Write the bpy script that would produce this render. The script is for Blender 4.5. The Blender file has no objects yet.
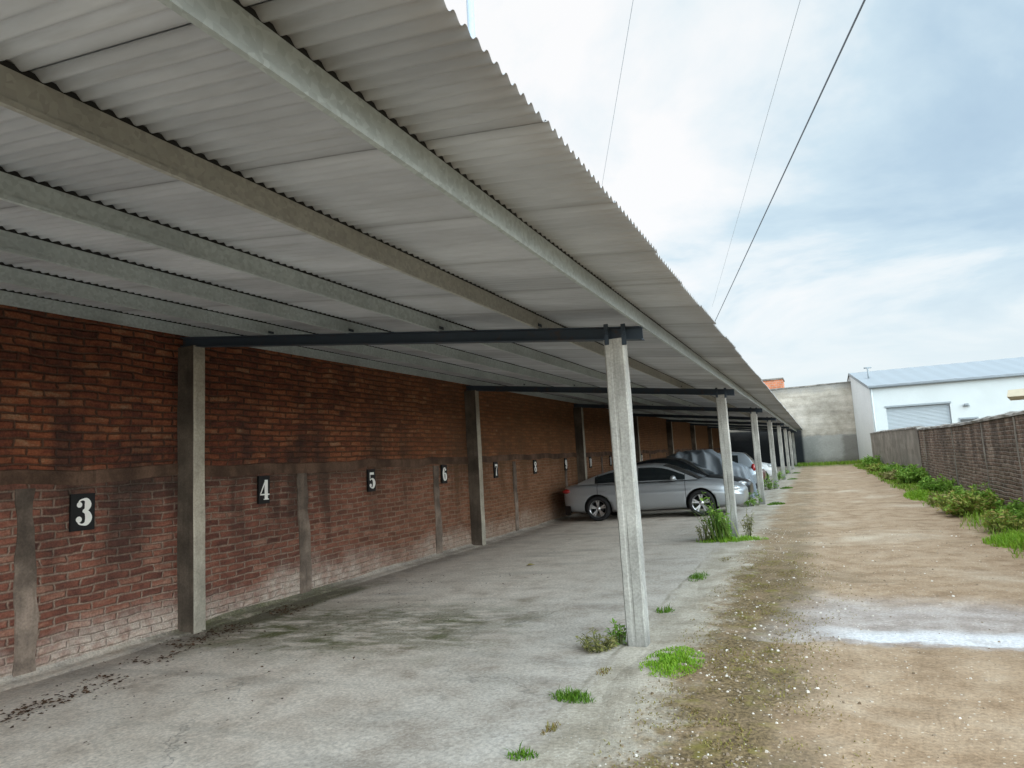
import bpy, bmesh, math, random
from mathutils import Vector, Matrix, noise as mn
R = math.radians
rng = random.Random(7)
sc = bpy.context.scene
C = sc.collection

# ---------------------------------------------------------------- helpers
def link(o, parent=None):
    C.objects.link(o)
    if parent: o.parent = parent
    return o

def tag(o, label=None, cat=None, group=None, kind=None):
    if label: o['label'] = label
    if cat: o['category'] = cat
    if group: o['group'] = group
    if kind: o['kind'] = kind
    return o

def thing(name, label, cat, loc=(0, 0, 0), rz=0, group=None):
    o = bpy.data.objects.new(name, None)
    o.empty_display_size = .2
    o.location = loc
    o.rotation_euler = (0, 0, rz)
    link(o)
    return tag(o, label, cat, group)

class MB:
    """collects faces, links them as one mesh object"""
    def __init__(s): s.v = []; s.f = []; s.mi = []; s.sm = []
    def add(s, verts, faces, mi=0, smooth=False):
        b = len(s.v)
        s.v += [tuple(p) for p in verts]
        for f in faces:
            s.f.append([b + i for i in f]); s.mi.append(mi); s.sm.append(smooth)
    def box(s, a, b, mi=0):
        x0, y0, z0 = a; x1, y1, z1 = b
        s.add([(x0,y0,z0),(x1,y0,z0),(x1,y1,z0),(x0,y1,z0),(x0,y0,z1),(x1,y0,z1),(x1,y1,z1),(x0,y1,z1)],
              [(0,3,2,1),(4,5,6,7),(0,1,5,4),(1,2,6,5),(2,3,7,6),(3,0,4,7)], mi)
    def hexa(s, p, mi=0):
        s.add(p, [(0,3,2,1),(4,5,6,7),(0,1,5,4),(1,2,6,5),(2,3,7,6),(3,0,4,7)], mi)
    def tube(s, pts, r, seg=8, cap=True, mi=0):
        pts = [Vector(p) for p in pts]
        rs = r if isinstance(r, (list, tuple)) else [r] * len(pts)
        rings = []
        for i, p in enumerate(pts):
            t = (pts[min(i+1, len(pts)-1)] - pts[max(i-1, 0)]).normalized()
            a = t.cross(Vector((0, 0, 1)))
            if a.length < 1e-4: a = Vector((1, 0, 0))
            a.normalize(); b = t.cross(a)
            rings.append([p + (a*math.cos(2*math.pi*k/seg) + b*math.sin(2*math.pi*k/seg)) * rs[i] for k in range(seg)])
        s.loft(rings, True, cap, mi)
    def loft(s, rows, closed=False, cap=False, mi=0, smooth=True):
        n = len(rows[0]); v = [p for r_ in rows for p in r_]; f = []
        for i in range(len(rows)-1):
            for k in range(n if closed else n-1):
                k2 = (k+1) % n
                f.append((i*n+k, i*n+k2, (i+1)*n+k2, (i+1)*n+k))
        if cap:
            f.append(tuple(range(n))[::-1]); f.append(tuple((len(rows)-1)*n+k for k in range(n)))
        s.add(v, f, mi, smooth)
    def lathe(s, prof, seg=32, axis='y', c=(0,0,0), mi=0):
        rows = []
        for k in range(seg+1):
            a = 2*math.pi*k/seg
            rows.append([(c[0]+r_*math.cos(a), c[1]+h, c[2]+r_*math.sin(a)) if axis == 'y' else (c[0]+r_*math.cos(a), c[1]+r_*math.sin(a), c[2]+h) for r_, h in prof])
        s.loft(rows, mi=mi)
    def ball(s, c, r, seg=12, rings=8, mi=0):
        rx, ry, rz = r if isinstance(r, (tuple, list)) else (r, r, r)
        rows = []
        for i in range(rings+1):
            th = math.pi*i/rings
            rows.append([(c[0]+rx*math.sin(th)*math.cos(2*math.pi*k/seg), c[1]+ry*math.sin(th)*math.sin(2*math.pi*k/seg), c[2]+rz*math.cos(th)) for k in range(seg)])
        s.loft(rows, True, mi=mi)
    def build(s, name, mats, parent=None, bevel=0, loc=None):
        me = bpy.data.meshes.new(name)
        me.from_pydata(s.v, [], s.f)
        if not isinstance(mats, (list, tuple)): mats = [mats]
        for m in mats: me.materials.append(m)
        me.polygons.foreach_set('material_index', s.mi)
        me.polygons.foreach_set('use_smooth', s.sm)
        bm = bmesh.new(); bm.from_mesh(me)
        bmesh.ops.remove_doubles(bm, verts=bm.verts, dist=1e-5)
        if bevel: bmesh.ops.bevel(bm, geom=bm.edges[:], offset=bevel, segments=2, affect='EDGES', clamp_overlap=True)
        bm.to_mesh(me); bm.free()
        me.update()
        o = bpy.data.objects.new(name, me)
        if loc: o.location = loc
        return link(o, parent)

def baked(o):
    """apply modifiers without bpy.ops"""
    dg = bpy.context.evaluated_depsgraph_get()
    dg.update()
    me = bpy.data.meshes.new_from_object(o.evaluated_get(dg))
    o.modifiers.clear(); o.data = me
    return o

def lerp(tab, x):
    if x <= tab[0][0]: return tab[0][1]
    for (a, b), (c, d) in zip(tab, tab[1:]):
        if x <= c: return b + (d-b)*(x-a)/(c-a)
    return tab[-1][1]

def sstep(a, b, x):
    t = min(1, max(0, (x-a)/(b-a))); return t*t*(3-2*t)

# ---------------------------------------------------------------- node materials
class NT:
    def __init__(s, nt): s.t = nt
    def n(s, typ, **kw):
        nd = s.t.nodes.new(typ)
        for k, v in kw.items(): setattr(nd, k, v)
        return nd
    def put(s, sock, v):
        if isinstance(v, bpy.types.NodeSocket): s.t.links.new(v, sock)
        elif isinstance(v, (tuple, list)):
            sock.default_value = tuple(v) + ((1,) if len(v) == 3 and sock.type == 'RGBA' else ())
        else: sock.default_value = v
    def pos(s): return s.n('ShaderNodeNewGeometry').outputs['Position']
    def obj(s): return s.n('ShaderNodeTexCoord').outputs['Object']
    def island(s): return s.n('ShaderNodeNewGeometry').outputs['Random Per Island']
    def xyz(s, v):
        nd = s.n('ShaderNodeSeparateXYZ'); s.put(nd.inputs[0], v); return nd.outputs
    def vec(s, x, y, z):
        nd = s.n('ShaderNodeCombineXYZ')
        for i, q in enumerate((x, y, z)): s.put(nd.inputs[i], q)
        return nd.outputs[0]
    def scale(s, v, k):
        nd = s.n('ShaderNodeVectorMath', operation='MULTIPLY'); s.put(nd.inputs[0], v); s.put(nd.inputs[1], k); return nd.outputs[0]
    def m(s, op, a, b=0.0, c=0.0, clamp=False):
        nd = s.n('ShaderNodeMath', operation=op, use_clamp=clamp)
        s.put(nd.inputs[0], a); s.put(nd.inputs[1], b)
        if op in ('MULTIPLY_ADD', 'COMPARE', 'SMOOTH_MIN'): s.put(nd.inputs[2], c)
        return nd.outputs[0]
    def noise(s, v, sc_, det=4, rough=.55, dist=0, out='Fac'):
        nd = s.n('ShaderNodeTexNoise'); s.put(nd.inputs['Vector'], v)
        for k, q in (('Scale', sc_), ('Detail', det), ('Roughness', rough), ('Distortion', dist)): s.put(nd.inputs[k], q)
        return nd.outputs[out]
    def voro(s, v, sc_, out='Distance', feature='F1'):
        nd = s.n('ShaderNodeTexVoronoi', feature=feature); s.put(nd.inputs['Vector'], v); s.put(nd.inputs['Scale'], sc_)
        return nd.outputs[out]
    def rng(s, v, a, b, c=0.0, d=1.0, smooth=True):
        nd = s.n('ShaderNodeMapRange', interpolation_type='SMOOTHSTEP' if smooth else 'LINEAR')
        for i, q in enumerate((v, a, b, c, d)): s.put(nd.inputs[i], q)
        return nd.outputs[0]
    def mix(s, f, a, b, mode='MIX'):
        nd = s.n('ShaderNodeMix', data_type='RGBA', blend_type=mode)
        s.put(nd.inputs[0], f); s.put(nd.inputs[6], a); s.put(nd.inputs[7], b); return nd.outputs[2]
    def ramp(s, f, stops):
        nd = s.n('ShaderNodeValToRGB'); e = nd.color_ramp.elements
        while len(e) < len(stops): e.new(.5)
        for el, (p, c) in zip(e, stops): el.position = p; el.color = tuple(c) + (1,)
        s.put(nd.inputs[0], f); return nd.outputs[0]
    def mul(s, col, f): return s.mix(1.0, col, s.vec(f, f, f), 'MULTIPLY')

class Mat(NT):
    def __init__(s, name, rough=.8, metal=0, spec=.3):
        s.mat = bpy.data.materials.new(name); s.mat.use_nodes = True
        super().__init__(s.mat.node_tree)
        s.b = s.t.nodes['Principled BSDF']
        s.b.inputs['Roughness'].default_value = rough
        s.b.inputs['Metallic'].default_value = metal
        s.b.inputs['Specular IOR Level'].default_value = spec
    def col(s, c): s.put(s.b.inputs['Base Color'], c); return s
    def rough(s, c): s.put(s.b.inputs['Roughness'], c); return s
    def bump(s, h, strength=.5, dist=.02):
        nd = s.n('ShaderNodeBump'); s.put(nd.inputs['Height'], h)
        nd.inputs['Strength'].default_value = strength; nd.inputs['Distance'].default_value = dist
        if s.b.inputs['Normal'].is_linked:
            s.put(nd.inputs['Normal'], s.b.inputs['Normal'].links[0].from_socket)
        s.put(s.b.inputs['Normal'], nd.outputs[0]); return s

def plain(name, c, rough=.6, metal=0, var=.15, sc_=6, spec=.4):
    k = Mat(name, rough, metal, spec)
    f = k.noise(k.obj(), sc_, 5)
    k.col(k.mix(f, tuple(x*(1-var) for x in c), tuple(min(1, x*(1+var)) for x in c)))
    return k.mat

def concrete(name, c, dark=.55, sc_=2.0, streak=True, bump=.35, lowdark=0, updark=0):
    k = Mat(name, .9, 0, .2)
    p = k.pos(); x, y, z = k.xyz(p)
    big = k.noise(p, sc_, 6, .6)
    st = k.noise(k.scale(p, (6, 6, .5)), 2, 4)
    fine = k.noise(p, 45, 4, .6)
    c_d = tuple(q*dark for q in c)
    col = k.mix(k.rng(big, .35, .68), c_d, c)
    if streak: col = k.mix(k.rng(st, .5, .75, 0, .55), col, tuple(q*dark*.7 for q in c))
    col = k.mul(col, k.rng(fine, .25, .75, .82, 1.15))
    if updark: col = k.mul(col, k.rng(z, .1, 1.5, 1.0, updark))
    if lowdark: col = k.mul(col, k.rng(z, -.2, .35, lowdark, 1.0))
    k.col(col)
    k.bump(fine, bump, .01); k.bump(big, bump, .03)
    return k.mat

def brick_mat(name, mode):
    """irregular hand-laid brick in the y-z plane; mode 'shade' is the carport wall, 'alley' the weathered boundary wall"""
    k = Mat(name, .92, 0, .15)
    p = k.pos(); x, y, z = k.xyz(p)
    n1 = k.noise(p, 1.3, 3); n2 = k.noise(k.vec(x, k.m('MULTIPLY', k.m('ADD', y, 31.0), .6), z), 4.5, 4)
    zz = k.m('ADD', z, k.m('MULTIPLY', k.m('SUBTRACT', n1, .5), .07))
    zz = k.m('ADD', zz, k.m('MULTIPLY', k.m('SUBTRACT', n2, .5), .045))
    yy = k.m('ADD', y, k.m('MULTIPLY', k.m('SUBTRACT', n2, .5), .13))
    uv = k.vec(yy, zz, 0)
    b = k.n('ShaderNodeTexBrick', offset=.5)
    k.put(b.inputs['Vector'], uv)
    for q, v in (('Scale', 1.0), ('Mortar Size', .019), ('Mortar Smooth', .9), ('Bias', 0.0), ('Brick Width', .27), ('Row Height', .083)):
        k.put(b.inputs[q], v)
    b.inputs['Color1'].default_value = (0, 0, 0, 1); b.inputs['Color2'].default_value = (1, 1, 1, 1); b.inputs['Mortar'].default_value = (.5, .5, .5, 1)
    rnd = b.outputs['Color']; mort = b.outputs['Fac']
    mid = k.noise(p, 9, 5, .65); blot = k.noise(k.vec(x, yy, k.m('MULTIPLY', zz, 2.2)), 5.5, 6, .72); big = k.noise(p, .8, 5, .6)
    fine = k.noise(p, 55, 3, .6)
    stain = k.noise(k.scale(p, (1, 1.0, .22)), 1.7, 5, .6)
    mixr = k.m('ADD', k.m('MULTIPLY', rnd, .30), k.m('MULTIPLY', blot, .88))
    if mode == 'shade':
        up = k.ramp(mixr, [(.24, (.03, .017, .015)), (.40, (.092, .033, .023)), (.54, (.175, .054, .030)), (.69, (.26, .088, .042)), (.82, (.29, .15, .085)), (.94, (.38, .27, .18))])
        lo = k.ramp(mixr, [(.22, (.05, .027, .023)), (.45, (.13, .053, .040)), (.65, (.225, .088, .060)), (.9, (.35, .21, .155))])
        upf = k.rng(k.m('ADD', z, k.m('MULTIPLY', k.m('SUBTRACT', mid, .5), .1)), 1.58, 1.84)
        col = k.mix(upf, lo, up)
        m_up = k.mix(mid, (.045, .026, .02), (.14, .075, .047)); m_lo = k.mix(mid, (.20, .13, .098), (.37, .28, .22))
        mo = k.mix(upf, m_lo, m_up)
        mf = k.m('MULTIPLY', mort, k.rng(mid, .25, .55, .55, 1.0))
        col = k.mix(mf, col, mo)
        # salts and mortar smears creeping up from the ground
        eff = k.m('ADD', k.rng(z, -.15, .75, .85, 0.0), k.m('MULTIPLY', k.m('SUBTRACT', big, .5), 1.5))
        eff = k.m('MULTIPLY', k.rng(eff, .32, .9), k.rng(mid, .3, .6, .45, .92))
        col = k.mix(eff, col, k.mix(mid, (.42, .32, .265), (.60, .53, .46)))
        # damp black streaks from the band downwards
        dk = k.m('MULTIPLY', k.rng(stain, .43, .62), k.m('MULTIPLY', k.rng(z, .25, 1.2), k.rng(z, 1.9, 2.5, 1.0, .45)))
        col = k.mix(k.m('MULTIPLY', dk, .72), col, (.035, .026, .024))
        band = k.m('MULTIPLY', k.rng(z, 1.32, 1.58), k.rng(z, 1.7, 1.62, 0, 1))
        col = k.mix(k.m('MULTIPLY', band, k.rng(big, .35, .6, .1, .55)), col, (.055, .042, .034))
        col = k.mul(col, k.rng(y, 22, 50, 1.0, .45))  # far bays toned down in colour to deepen the carport's darkness
        col = k.mix(k.rng(y, 5.5, 18, 0, .5), col, (.255, .135, .06))
    else:
        col = k.ramp(mixr, [(.2, (.07, .056, .047)), (.42, (.15, .108, .086)), (.6, (.25, .17, .132)), (.85, (.42, .35, .295))])
        col = k.mix(k.m('MULTIPLY', mort, k.rng(mid, .3, .6, .4, 1.0)), col, k.mix(mid, (.24, .21, .18), (.50, .47, .43)))
        dk = k.m('MULTIPLY', k.rng(stain, .38, .60), k.rng(z, .2, 1.5))
        col = k.mix(k.m('MULTIPLY', dk, .6), col, (.05, .045, .043))
        col = k.mix(k.m('MULTIPLY', k.rng(stain, .42, .3), k.rng(mid, .4, .6)), col, (.36, .33, .30))
    col = k.mul(col, k.rng(fine, .25, .75, .75, 1.2))
    k.col(col)
    h = k.m('ADD', k.m('MULTIPLY', mort, -1.0), k.m('MULTIPLY', blot, .9))
    k.bump(h, .9, .022); k.bump(fine, .4, .006)
    return k.mat

def leaf_mat(name, cols, trans=.25):
    k = Mat(name, .6, 0, .3)
    stops = [(i/(len(cols)-1) if len(cols) > 1 else 0, c) for i, c in enumerate(cols)]
    f = k.m('ADD', k.m('MULTIPLY', k.island(), .75), k.m('MULTIPLY', k.noise(k.pos(), 3.0, 3), .3), clamp=True)
    c = k.ramp(f, stops)
    k.col(c)
    tr = k.n('ShaderNodeBsdfTranslucent'); k.put(tr.inputs[0], c)
    mx = k.n('ShaderNodeMixShader'); mx.inputs[0].default_value = trans
    out = k.t.nodes['Material Output']
    k.t.links.new(k.b.outputs[0], mx.inputs[1]); k.t.links.new(tr.outputs[0], mx.inputs[2]); k.t.links.new(mx.outputs[0], out.inputs[0])
    return k.mat

# ground materials
def slab_mat():
    k = Mat('worn_concrete', .88, 0, .25)
    p = k.pos(); x, y, z = k.xyz(p)
    big = k.noise(p, .55, 6, .6); mid = k.noise(p, 2.3, 6, .65); fine = k.noise(p, 38, 5, .65)
    wob = k.m('MULTIPLY', k.m('SUBTRACT', k.noise(p, 1.4, 5, .65), .5), 1.0)
    col = k.ramp(mid, [(.30, (.50, .42, .345)), (.43, (.69, .605, .52)), (.55, (.79, .71, .62)), (.72, (.86, .785, .70))])
    col = k.mix(k.rng(big, .52, .72, 0, .3), col, (.42, .38, .32))
    # far bays darker, greyer with traffic dirt
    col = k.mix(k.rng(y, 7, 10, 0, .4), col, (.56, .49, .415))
    col = k.mix(k.m('MULTIPLY', k.rng(k.noise(k.scale(p, (.35, 1.6, 1)), 1.6, 5), .52, .7), .35), col, (.33, .30, .26))
    gr = k.noise(p, 10, 6, .75)
    col = k.mix(k.m('MULTIPLY', k.rng(gr, .54, .68), k.rng(big, .38, .58, .05, .38)), col, (.34, .295, .24))
    # damp mossy bay edge: a band that runs obliquely from the pillar foot into the bay
    a = k.m('SUBTRACT', k.m('ADD', y, wob), 6.25)
    moss = k.m('MULTIPLY', k.rng(k.m('ABSOLUTE', a), 1.6, .3, 0, 1), k.rng(x, -2.4, -3.9))
    moss = k.m('MULTIPLY', moss, k.rng(k.noise(k.scale(p, (.8, 2.2, 1)), 2.4, 6, .68), .36, .56))
    col = k.mix(k.m('MULTIPLY', moss, .78), col, k.mix(k.rng(fine, .3, .7), (.10, .10, .05), (.25, .23, .15)))
    gm = k.m('MULTIPLY', k.m('MULTIPLY', k.rng(k.m('ADD', x, k.m('MULTIPLY', wob, .3)), -6.1, -6.35), k.rng(k.m('ABSOLUTE', k.m('SUBTRACT', k.m('ADD', y, wob), 7.3)), 1.7, .9)), k.rng(mid, .3, .5))
    col = k.mix(k.m('MULTIPLY', gm, .9), col, k.mix(k.rng(fine, .3, .7), (.05, .07, .015), (.14, .15, .05)))
    g2 = k.m('MULTIPLY', moss, k.rng(k.noise(p, 1.9, 4), .52, .62))
    col = k.mix(k.m('MULTIPLY', g2, .8), col, (.11, .125, .035))
    # dirt along the wall foot
    wd = k.m('MULTIPLY', k.rng(k.m('ADD', x, k.m('MULTIPLY', wob, .7)), -5.9, -6.6), k.rng(mid, .35, .6, .2, .7))
    col = k.mix(wd, col, k.mix(fine, (.10, .085, .07), (.24, .21, .18)))
    col = k.mul(col, k.rng(x, -4.6, -1.7, 1.0, .64))  # paler inside, darker outward: evens out the carport light in the colour
    jt = k.rng(k.m('ABSOLUTE', k.m('ADD', k.m('ADD', x, 1.655), k.m('MULTIPLY', wob, .16))), .035, .006)
    col = k.mix(k.m('MULTIPLY', jt, k.rng(mid, .40, .6, .0, .65)), col, (.15, .125, .085))
    # earth washed over the alley edge
    ed = k.rng(k.m('ADD', x, k.m('MULTIPLY', wob, .5)), -1.75, -1.5)
    col = k.mix(k.m('MULTIPLY', ed, .97), col, k.mix(k.rng(k.noise(p, 2.4, 6, .65), .35, .65), (.31, .265, .205), (.475, .42, .345)))
    cr = k.voro(k.vec(k.m('ADD', x, wob), k.m('ADD', y, wob), 0), .55, feature='DISTANCE_TO_EDGE')
    col = k.mix(k.m('MULTIPLY', k.rng(cr, .010, .003, 0, .5), k.rng(big, .5, .62)), col, (.2, .19, .17))
    col = k.mul(col, k.rng(fine, .3, .7, .74, 1.15))
    sp2 = k.noise(p, 21, 3, .8)
    col = k.mix(k.rng(sp2, .62, .72, 0, .3), col, (.22, .19, .155))
    col = k.mix(k.rng(k.voro(p, 26), .16, .08, 0, .55), col, (.66, .65, .62))
    k.col(col)
    k.bump(mid, .4, .03); k.bump(fine, .45, .008)
    return k.mat

def alley_mat():
    k = Mat('packed_earth', .92, 0, .2)
    p = k.pos(); x, y, z = k.xyz(p)
    wob = k.m('SUBTRACT', k.noise(p, 1.1, 6, .65), .5)
    mid = k.noise(p, 2.6, 6, .65); fine = k.noise(p, 42, 5, .7); big = k.noise(k.scale(p, (.4, .35, 1)), 1.3, 5, .6)
    bars = k.noise(k.scale(p, (.42, .62, 1)), 1.0, 6, .62, .4)
    col = k.ramp(mid, [(.25, (.19, .125, .075)), (.43, (.295, .205, .13)), (.57, (.36, .262, .175)), (.78, (.44, .345, .25))])
    col = k.mix(k.rng(bars, .52, .72, 0, .8), col, (.50, .42, .325))
    col = k.mix(k.rng(bars, .44, .33, 0, .6), col, (.20, .145, .092))
    # mossy gritty strip beside the slab
    ms = k.m('MULTIPLY', k.rng(k.m('ABSOLUTE', k.m('SUBTRACT', k.m('ADD', x, k.m('MULTIPLY', wob, .9)), -.72)), .62, .2), k.rng(y, 14, 8.5, .25, 1))
    mk = k.mix(k.rng(fine, .35, .65), (.06, .04, .016), (.20, .14, .066))
    mk = k.mix(k.rng(k.noise(p, 5, 5), .52, .66), mk, (.15, .125, .024))
    col = k.mix(k.m('MULTIPLY', ms, k.rng(mid, .34, .55, .25, .9)), col, mk)
    pe = k.rng(k.m('ADD', k.m('ADD', x, k.m('MULTIPLY', wob, 1.0)), k.m('MULTIPLY', k.m('SUBTRACT', k.noise(p, 6.5, 5, .7), .5), .9)), -.86, -1.26)
    col = k.mix(k.m('MULTIPLY', pe, .97), col, k.mix(k.rng(k.noise(p, 2.4, 6, .65), .35, .65), (.31, .265, .205), (.475, .42, .345)))
    tr = k.m('MULTIPLY', k.rng(k.m('ABSOLUTE', k.m('ADD', k.m('ADD', x, .35), k.m('MULTIPLY', wob, .4))), .35, .08), k.rng(k.noise(p, 1.9, 5), .42, .6))
    col = k.mix(k.m('MULTIPLY', tr, .4), col, (.15, .115, .075))
    # pale patch that crosses the alley, with a whiter strip at its near edge
    yy = k.m('ADD', k.m('ADD', y, k.m('MULTIPLY', wob, .9)), k.m('MULTIPLY', k.m('SUBTRACT', k.noise(p, 7, 5, .7), .5), .5))
    st = k.m('MULTIPLY', k.m('MULTIPLY', k.rng(yy, 6.10, 6.30), k.rng(yy, 8.3, 7.4)), k.rng(k.m('ADD', x, k.m('MULTIPLY', wob, 1.2)), -.75, .0))
    col = k.mix(k.m('MULTIPLY', st, .85), col, k.mix(k.rng(mid, .35, .65), (.30, .258, .235), (.43, .39, .37)))
    w2 = k.m('ADD', k.m('ADD', y, k.m('MULTIPLY', wob, .35)), k.m('MULTIPLY', k.m('SUBTRACT', k.noise(k.scale(p, (.5, 1, 1)), 8, 5, .7), .5), .22))
    wh = k.m('MULTIPLY', k.m('MULTIPLY', k.rng(w2, 6.30, 6.37), k.rng(w2, 6.80, 6.55)), k.rng(k.m('ADD', x, wob), -.35, .35))
    col = k.mix(k.m('MULTIPLY', wh, k.rng(mid, .3, .5, .6, .97)), col, (.62, .62, .635))
    # side margins stay darker and greener
    mg = k.rng(k.m('ADD', x, k.m('MULTIPLY', wob, .9)), 2.2, 2.75)
    col = k.mix(k.m('MULTIPLY', mg, .75), col, k.mix(mid, (.08, .10, .025), (.26, .2, .11)))
    col = k.mix(k.m('MULTIPLY', k.rng(k.m('ADD', y, k.m('MULTIPLY', wob, 3)), 50, 56), .7), col, (.14, .17, .05))
    col = k.mul(col, k.rng(fine, .25, .75, .72, 1.22))
    col = k.mix(k.rng(k.voro(p, 17), .15, .07, 0, .75), col, (.62, .56, .47))
    k.col(col)
    k.bump(mid, .5, .05); k.bump(fine, .6, .014)
    return k.mat

MAT = {}
MAT['slab'] = slab_mat()
MAT['alley'] = alley_mat()
MAT['soil'] = plain('bare_soil', (.22, .17, .11), .95, sc_=.8)
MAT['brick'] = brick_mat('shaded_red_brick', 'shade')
MAT['brick_alley'] = brick_mat('weathered_brick', 'alley')
MAT['pillar'] = concrete('shade_toned_concrete', (.155, .125, .098), .42, 1.6)  # darker copy of the pillar concrete, painting shade onto the near faces
MAT['pillar_face'] = concrete('pale_worn_concrete', (.43, .39, .32), .62, 1.8)
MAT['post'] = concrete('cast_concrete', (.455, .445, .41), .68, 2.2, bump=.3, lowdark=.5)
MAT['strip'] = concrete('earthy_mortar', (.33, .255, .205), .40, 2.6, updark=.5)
MAT['band'] = concrete('stained_concrete', (.15, .09, .062), .42, 2.4)
MAT['plaster'] = concrete('grey_plaster', (.36, .335, .30), .62, .9)
MAT['coping'] = concrete('lichened_mortar', (.30, .285, .26), .5, 2.2)
k = Mat('dark_blue_steel', .6, .1, .4); p_ = k.pos()
k.col(k.mix(k.rng(k.noise(p_, 5, 6, .7), .54, .70, 0, .6), k.mix(k.noise(p_, 1.5, 4), (.026, .040, .058), (.050, .068, .09)), (.085, .05, .035))); MAT['beam'] = k.mat
MAT['rubber'] = plain('black_rubber', (.015, .015, .016), .85)
MAT['black'] = plain('black_paint', (.004, .004, .005), .7)
MAT['white_num'] = plain('white_paint', (.78, .78, .75), .6, var=.05, sc_=30)
MAT['black_plastic'] = plain('black_plastic', (.012, .012, .013), .55)
MAT['alu'] = plain('wheel_alloy', (.62, .63, .65), .3, .9, .05)
MAT['glass'] = plain('tinted_car_glass', (.010, .014, .016), .06, 0, .1, spec=.6)
MAT['tail'] = plain('red_lens', (.28, .012, .012), .2, spec=.6)
MAT['head'] = plain('clear_lens', (.62, .66, .68), .12, .3, spec=.7)
MAT['wire'] = plain('grey_cable', (.14, .16, .19), .6)
MAT['wire_thin'] = plain('pale_thin_wire', (.42, .47, .52), .6)
MAT['mast'] = plain('pale_blue_steel', (.34, .42, .50), .6)
MAT['wh_wall'] = concrete('white_render', (.55, .605, .625), .93, .5, streak=False, bump=.05)
MAT['wh_side'] = concrete('white_render_lifted', (.84, .87, .88), .95, .5, streak=False, bump=.05)  # same render in a lighter tone, lifting the side face out of shade
MAT['wh_roof'] = plain('zinc_sheet', (.28, .315, .345), .5, .15, .06, 1)
MAT['wh_door'] = plain('grey_roller_steel', (.34, .39, .43), .5, .1, .06, 1)
MAT['wh_trim'] = plain('grey_trim', (.25, .29, .32), .6)
MAT['tarp'] = plain('grey_blue_tarpaulin', (.17, .20, .23), .5, 0, .25, 3)
MAT['orange_brick'] = None
MAT['house'] = plain('cream_render', (.46, .42, .33), .9)
MAT['litter'] = leaf_mat('dead_leaves', [(.03, .018, .012), (.07, .04, .022), (.13, .07, .04)], .1)
MAT['grass'] = leaf_mat('fresh_grass', [(.05, .13, .010), (.10, .22, .016), (.18, .30, .03)], .3)
MAT['cover'] = leaf_mat('mixed_grass', [(.07, .16, .014), (.15, .30, .02), (.24, .36, .04), (.30, .30, .09)], .3)
MAT['grass_bright'] = leaf_mat('bright_grass', [(.12, .28, .015), (.20, .38, .022), (.30, .44, .045)], .3)
MAT['moss'] = leaf_mat('dry_moss', [(.14, .09, .035), (.22, .15, .05), (.20, .19, .035), (.30, .24, .10)], .2)
MAT['leaf'] = leaf_mat('weed_leaf', [(.09, .21, .025), (.19, .36, .05), (.32, .47, .09)], .3)
MAT['blade_dark'] = leaf_mat('dark_grass_blade', [(.04, .10, .014), (.09, .18, .025), (.18, .28, .05), (.26, .27, .09)], .25)
MAT['leaf_red'] = leaf_mat('reddish_weed_leaf', [(.12, .26, .03), (.24, .38, .055), (.34, .36, .085), (.40, .25, .11)], .25)
MAT['leaf_dry'] = leaf_mat('dry_weed_leaf', [(.10, .12, .03), (.24, .24, .07), (.36, .32, .15)], .25)
MAT['stem'] = plain('weed_stem', (.10, .11, .04), .8)

def galv(name, c):
    k = Mat(name, .5, .25, .4)
    p = k.pos(); x, y, z = k.xyz(p)
    sp = k.voro(p, 42, 'Color'); a = k.xyz(sp)[0]
    big = k.noise(p, 1.2, 5)
    col = k.mix(k.m('MULTIPLY', a, .8), tuple(q*.9 for q in c), tuple(q*1.25 for q in c))
    col = k.mix(k.rng(big, .45, .7, 0, .45), col, tuple(q*.62 for q in c))
    k.col(col); return k.mat
MAT['galv'] = galv('galvanised_steel', (.43, .475, .475))
MAT['galv_old'] = galv('dusty_galvanised_steel', (.37, .365, .33))

SHEET = .885
def roof_mat():
    k = Mat('corrugated_zinc', .55, .12, .35)
    p = k.pos(); x, y, z = k.xyz(p)
    big = k.noise(k.scale(p, (.5, 1.6, 1)), .9, 5); fine = k.noise(k.scale(p, (1.5, 12, 1)), 2.5, 4)
    col = k.mix(k.rng(big, .35, .65), (.42, .435, .465), (.55, .57, .605))
    sh = k.m('FLOOR', k.m('DIVIDE', k.m('ADD', y, 2.263), SHEET))
    wn = k.n('ShaderNodeTexWhiteNoise', noise_dimensions='1D'); k.put(wn.inputs['W'], sh)
    col = k.mul(col, k.rng(wn.outputs[0], 0, 1, .82, 1.06))
    col = k.mul(col, k.rng(fine, .3, .7, .94, 1.04))
    fr = k.m('FRACT', k.m('DIVIDE', k.m('ADD', y, 2.263), SHEET))
    e = k.m('MINIMUM', fr, k.m('SUBTRACT', 1.0, fr))
    col = k.mix(k.rng(e, .05, .0, 0, .6), col, (.12, .12, .12))
    col = k.mix(k.m('MULTIPLY', k.rng(x, -1.0, -.78, 0, .35), k.rng(fine, .35, .6)), col, (.34, .30, .27))
    st = k.noise(k.scale(p, (.45, 7, 1)), 1.3, 5, .65)
    col = k.mix(k.rng(st, .56, .76, 0, .28), col, (.20, .185, .165))
    k.col(col); return k.mat
MAT['roof'] = roof_mat()

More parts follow.
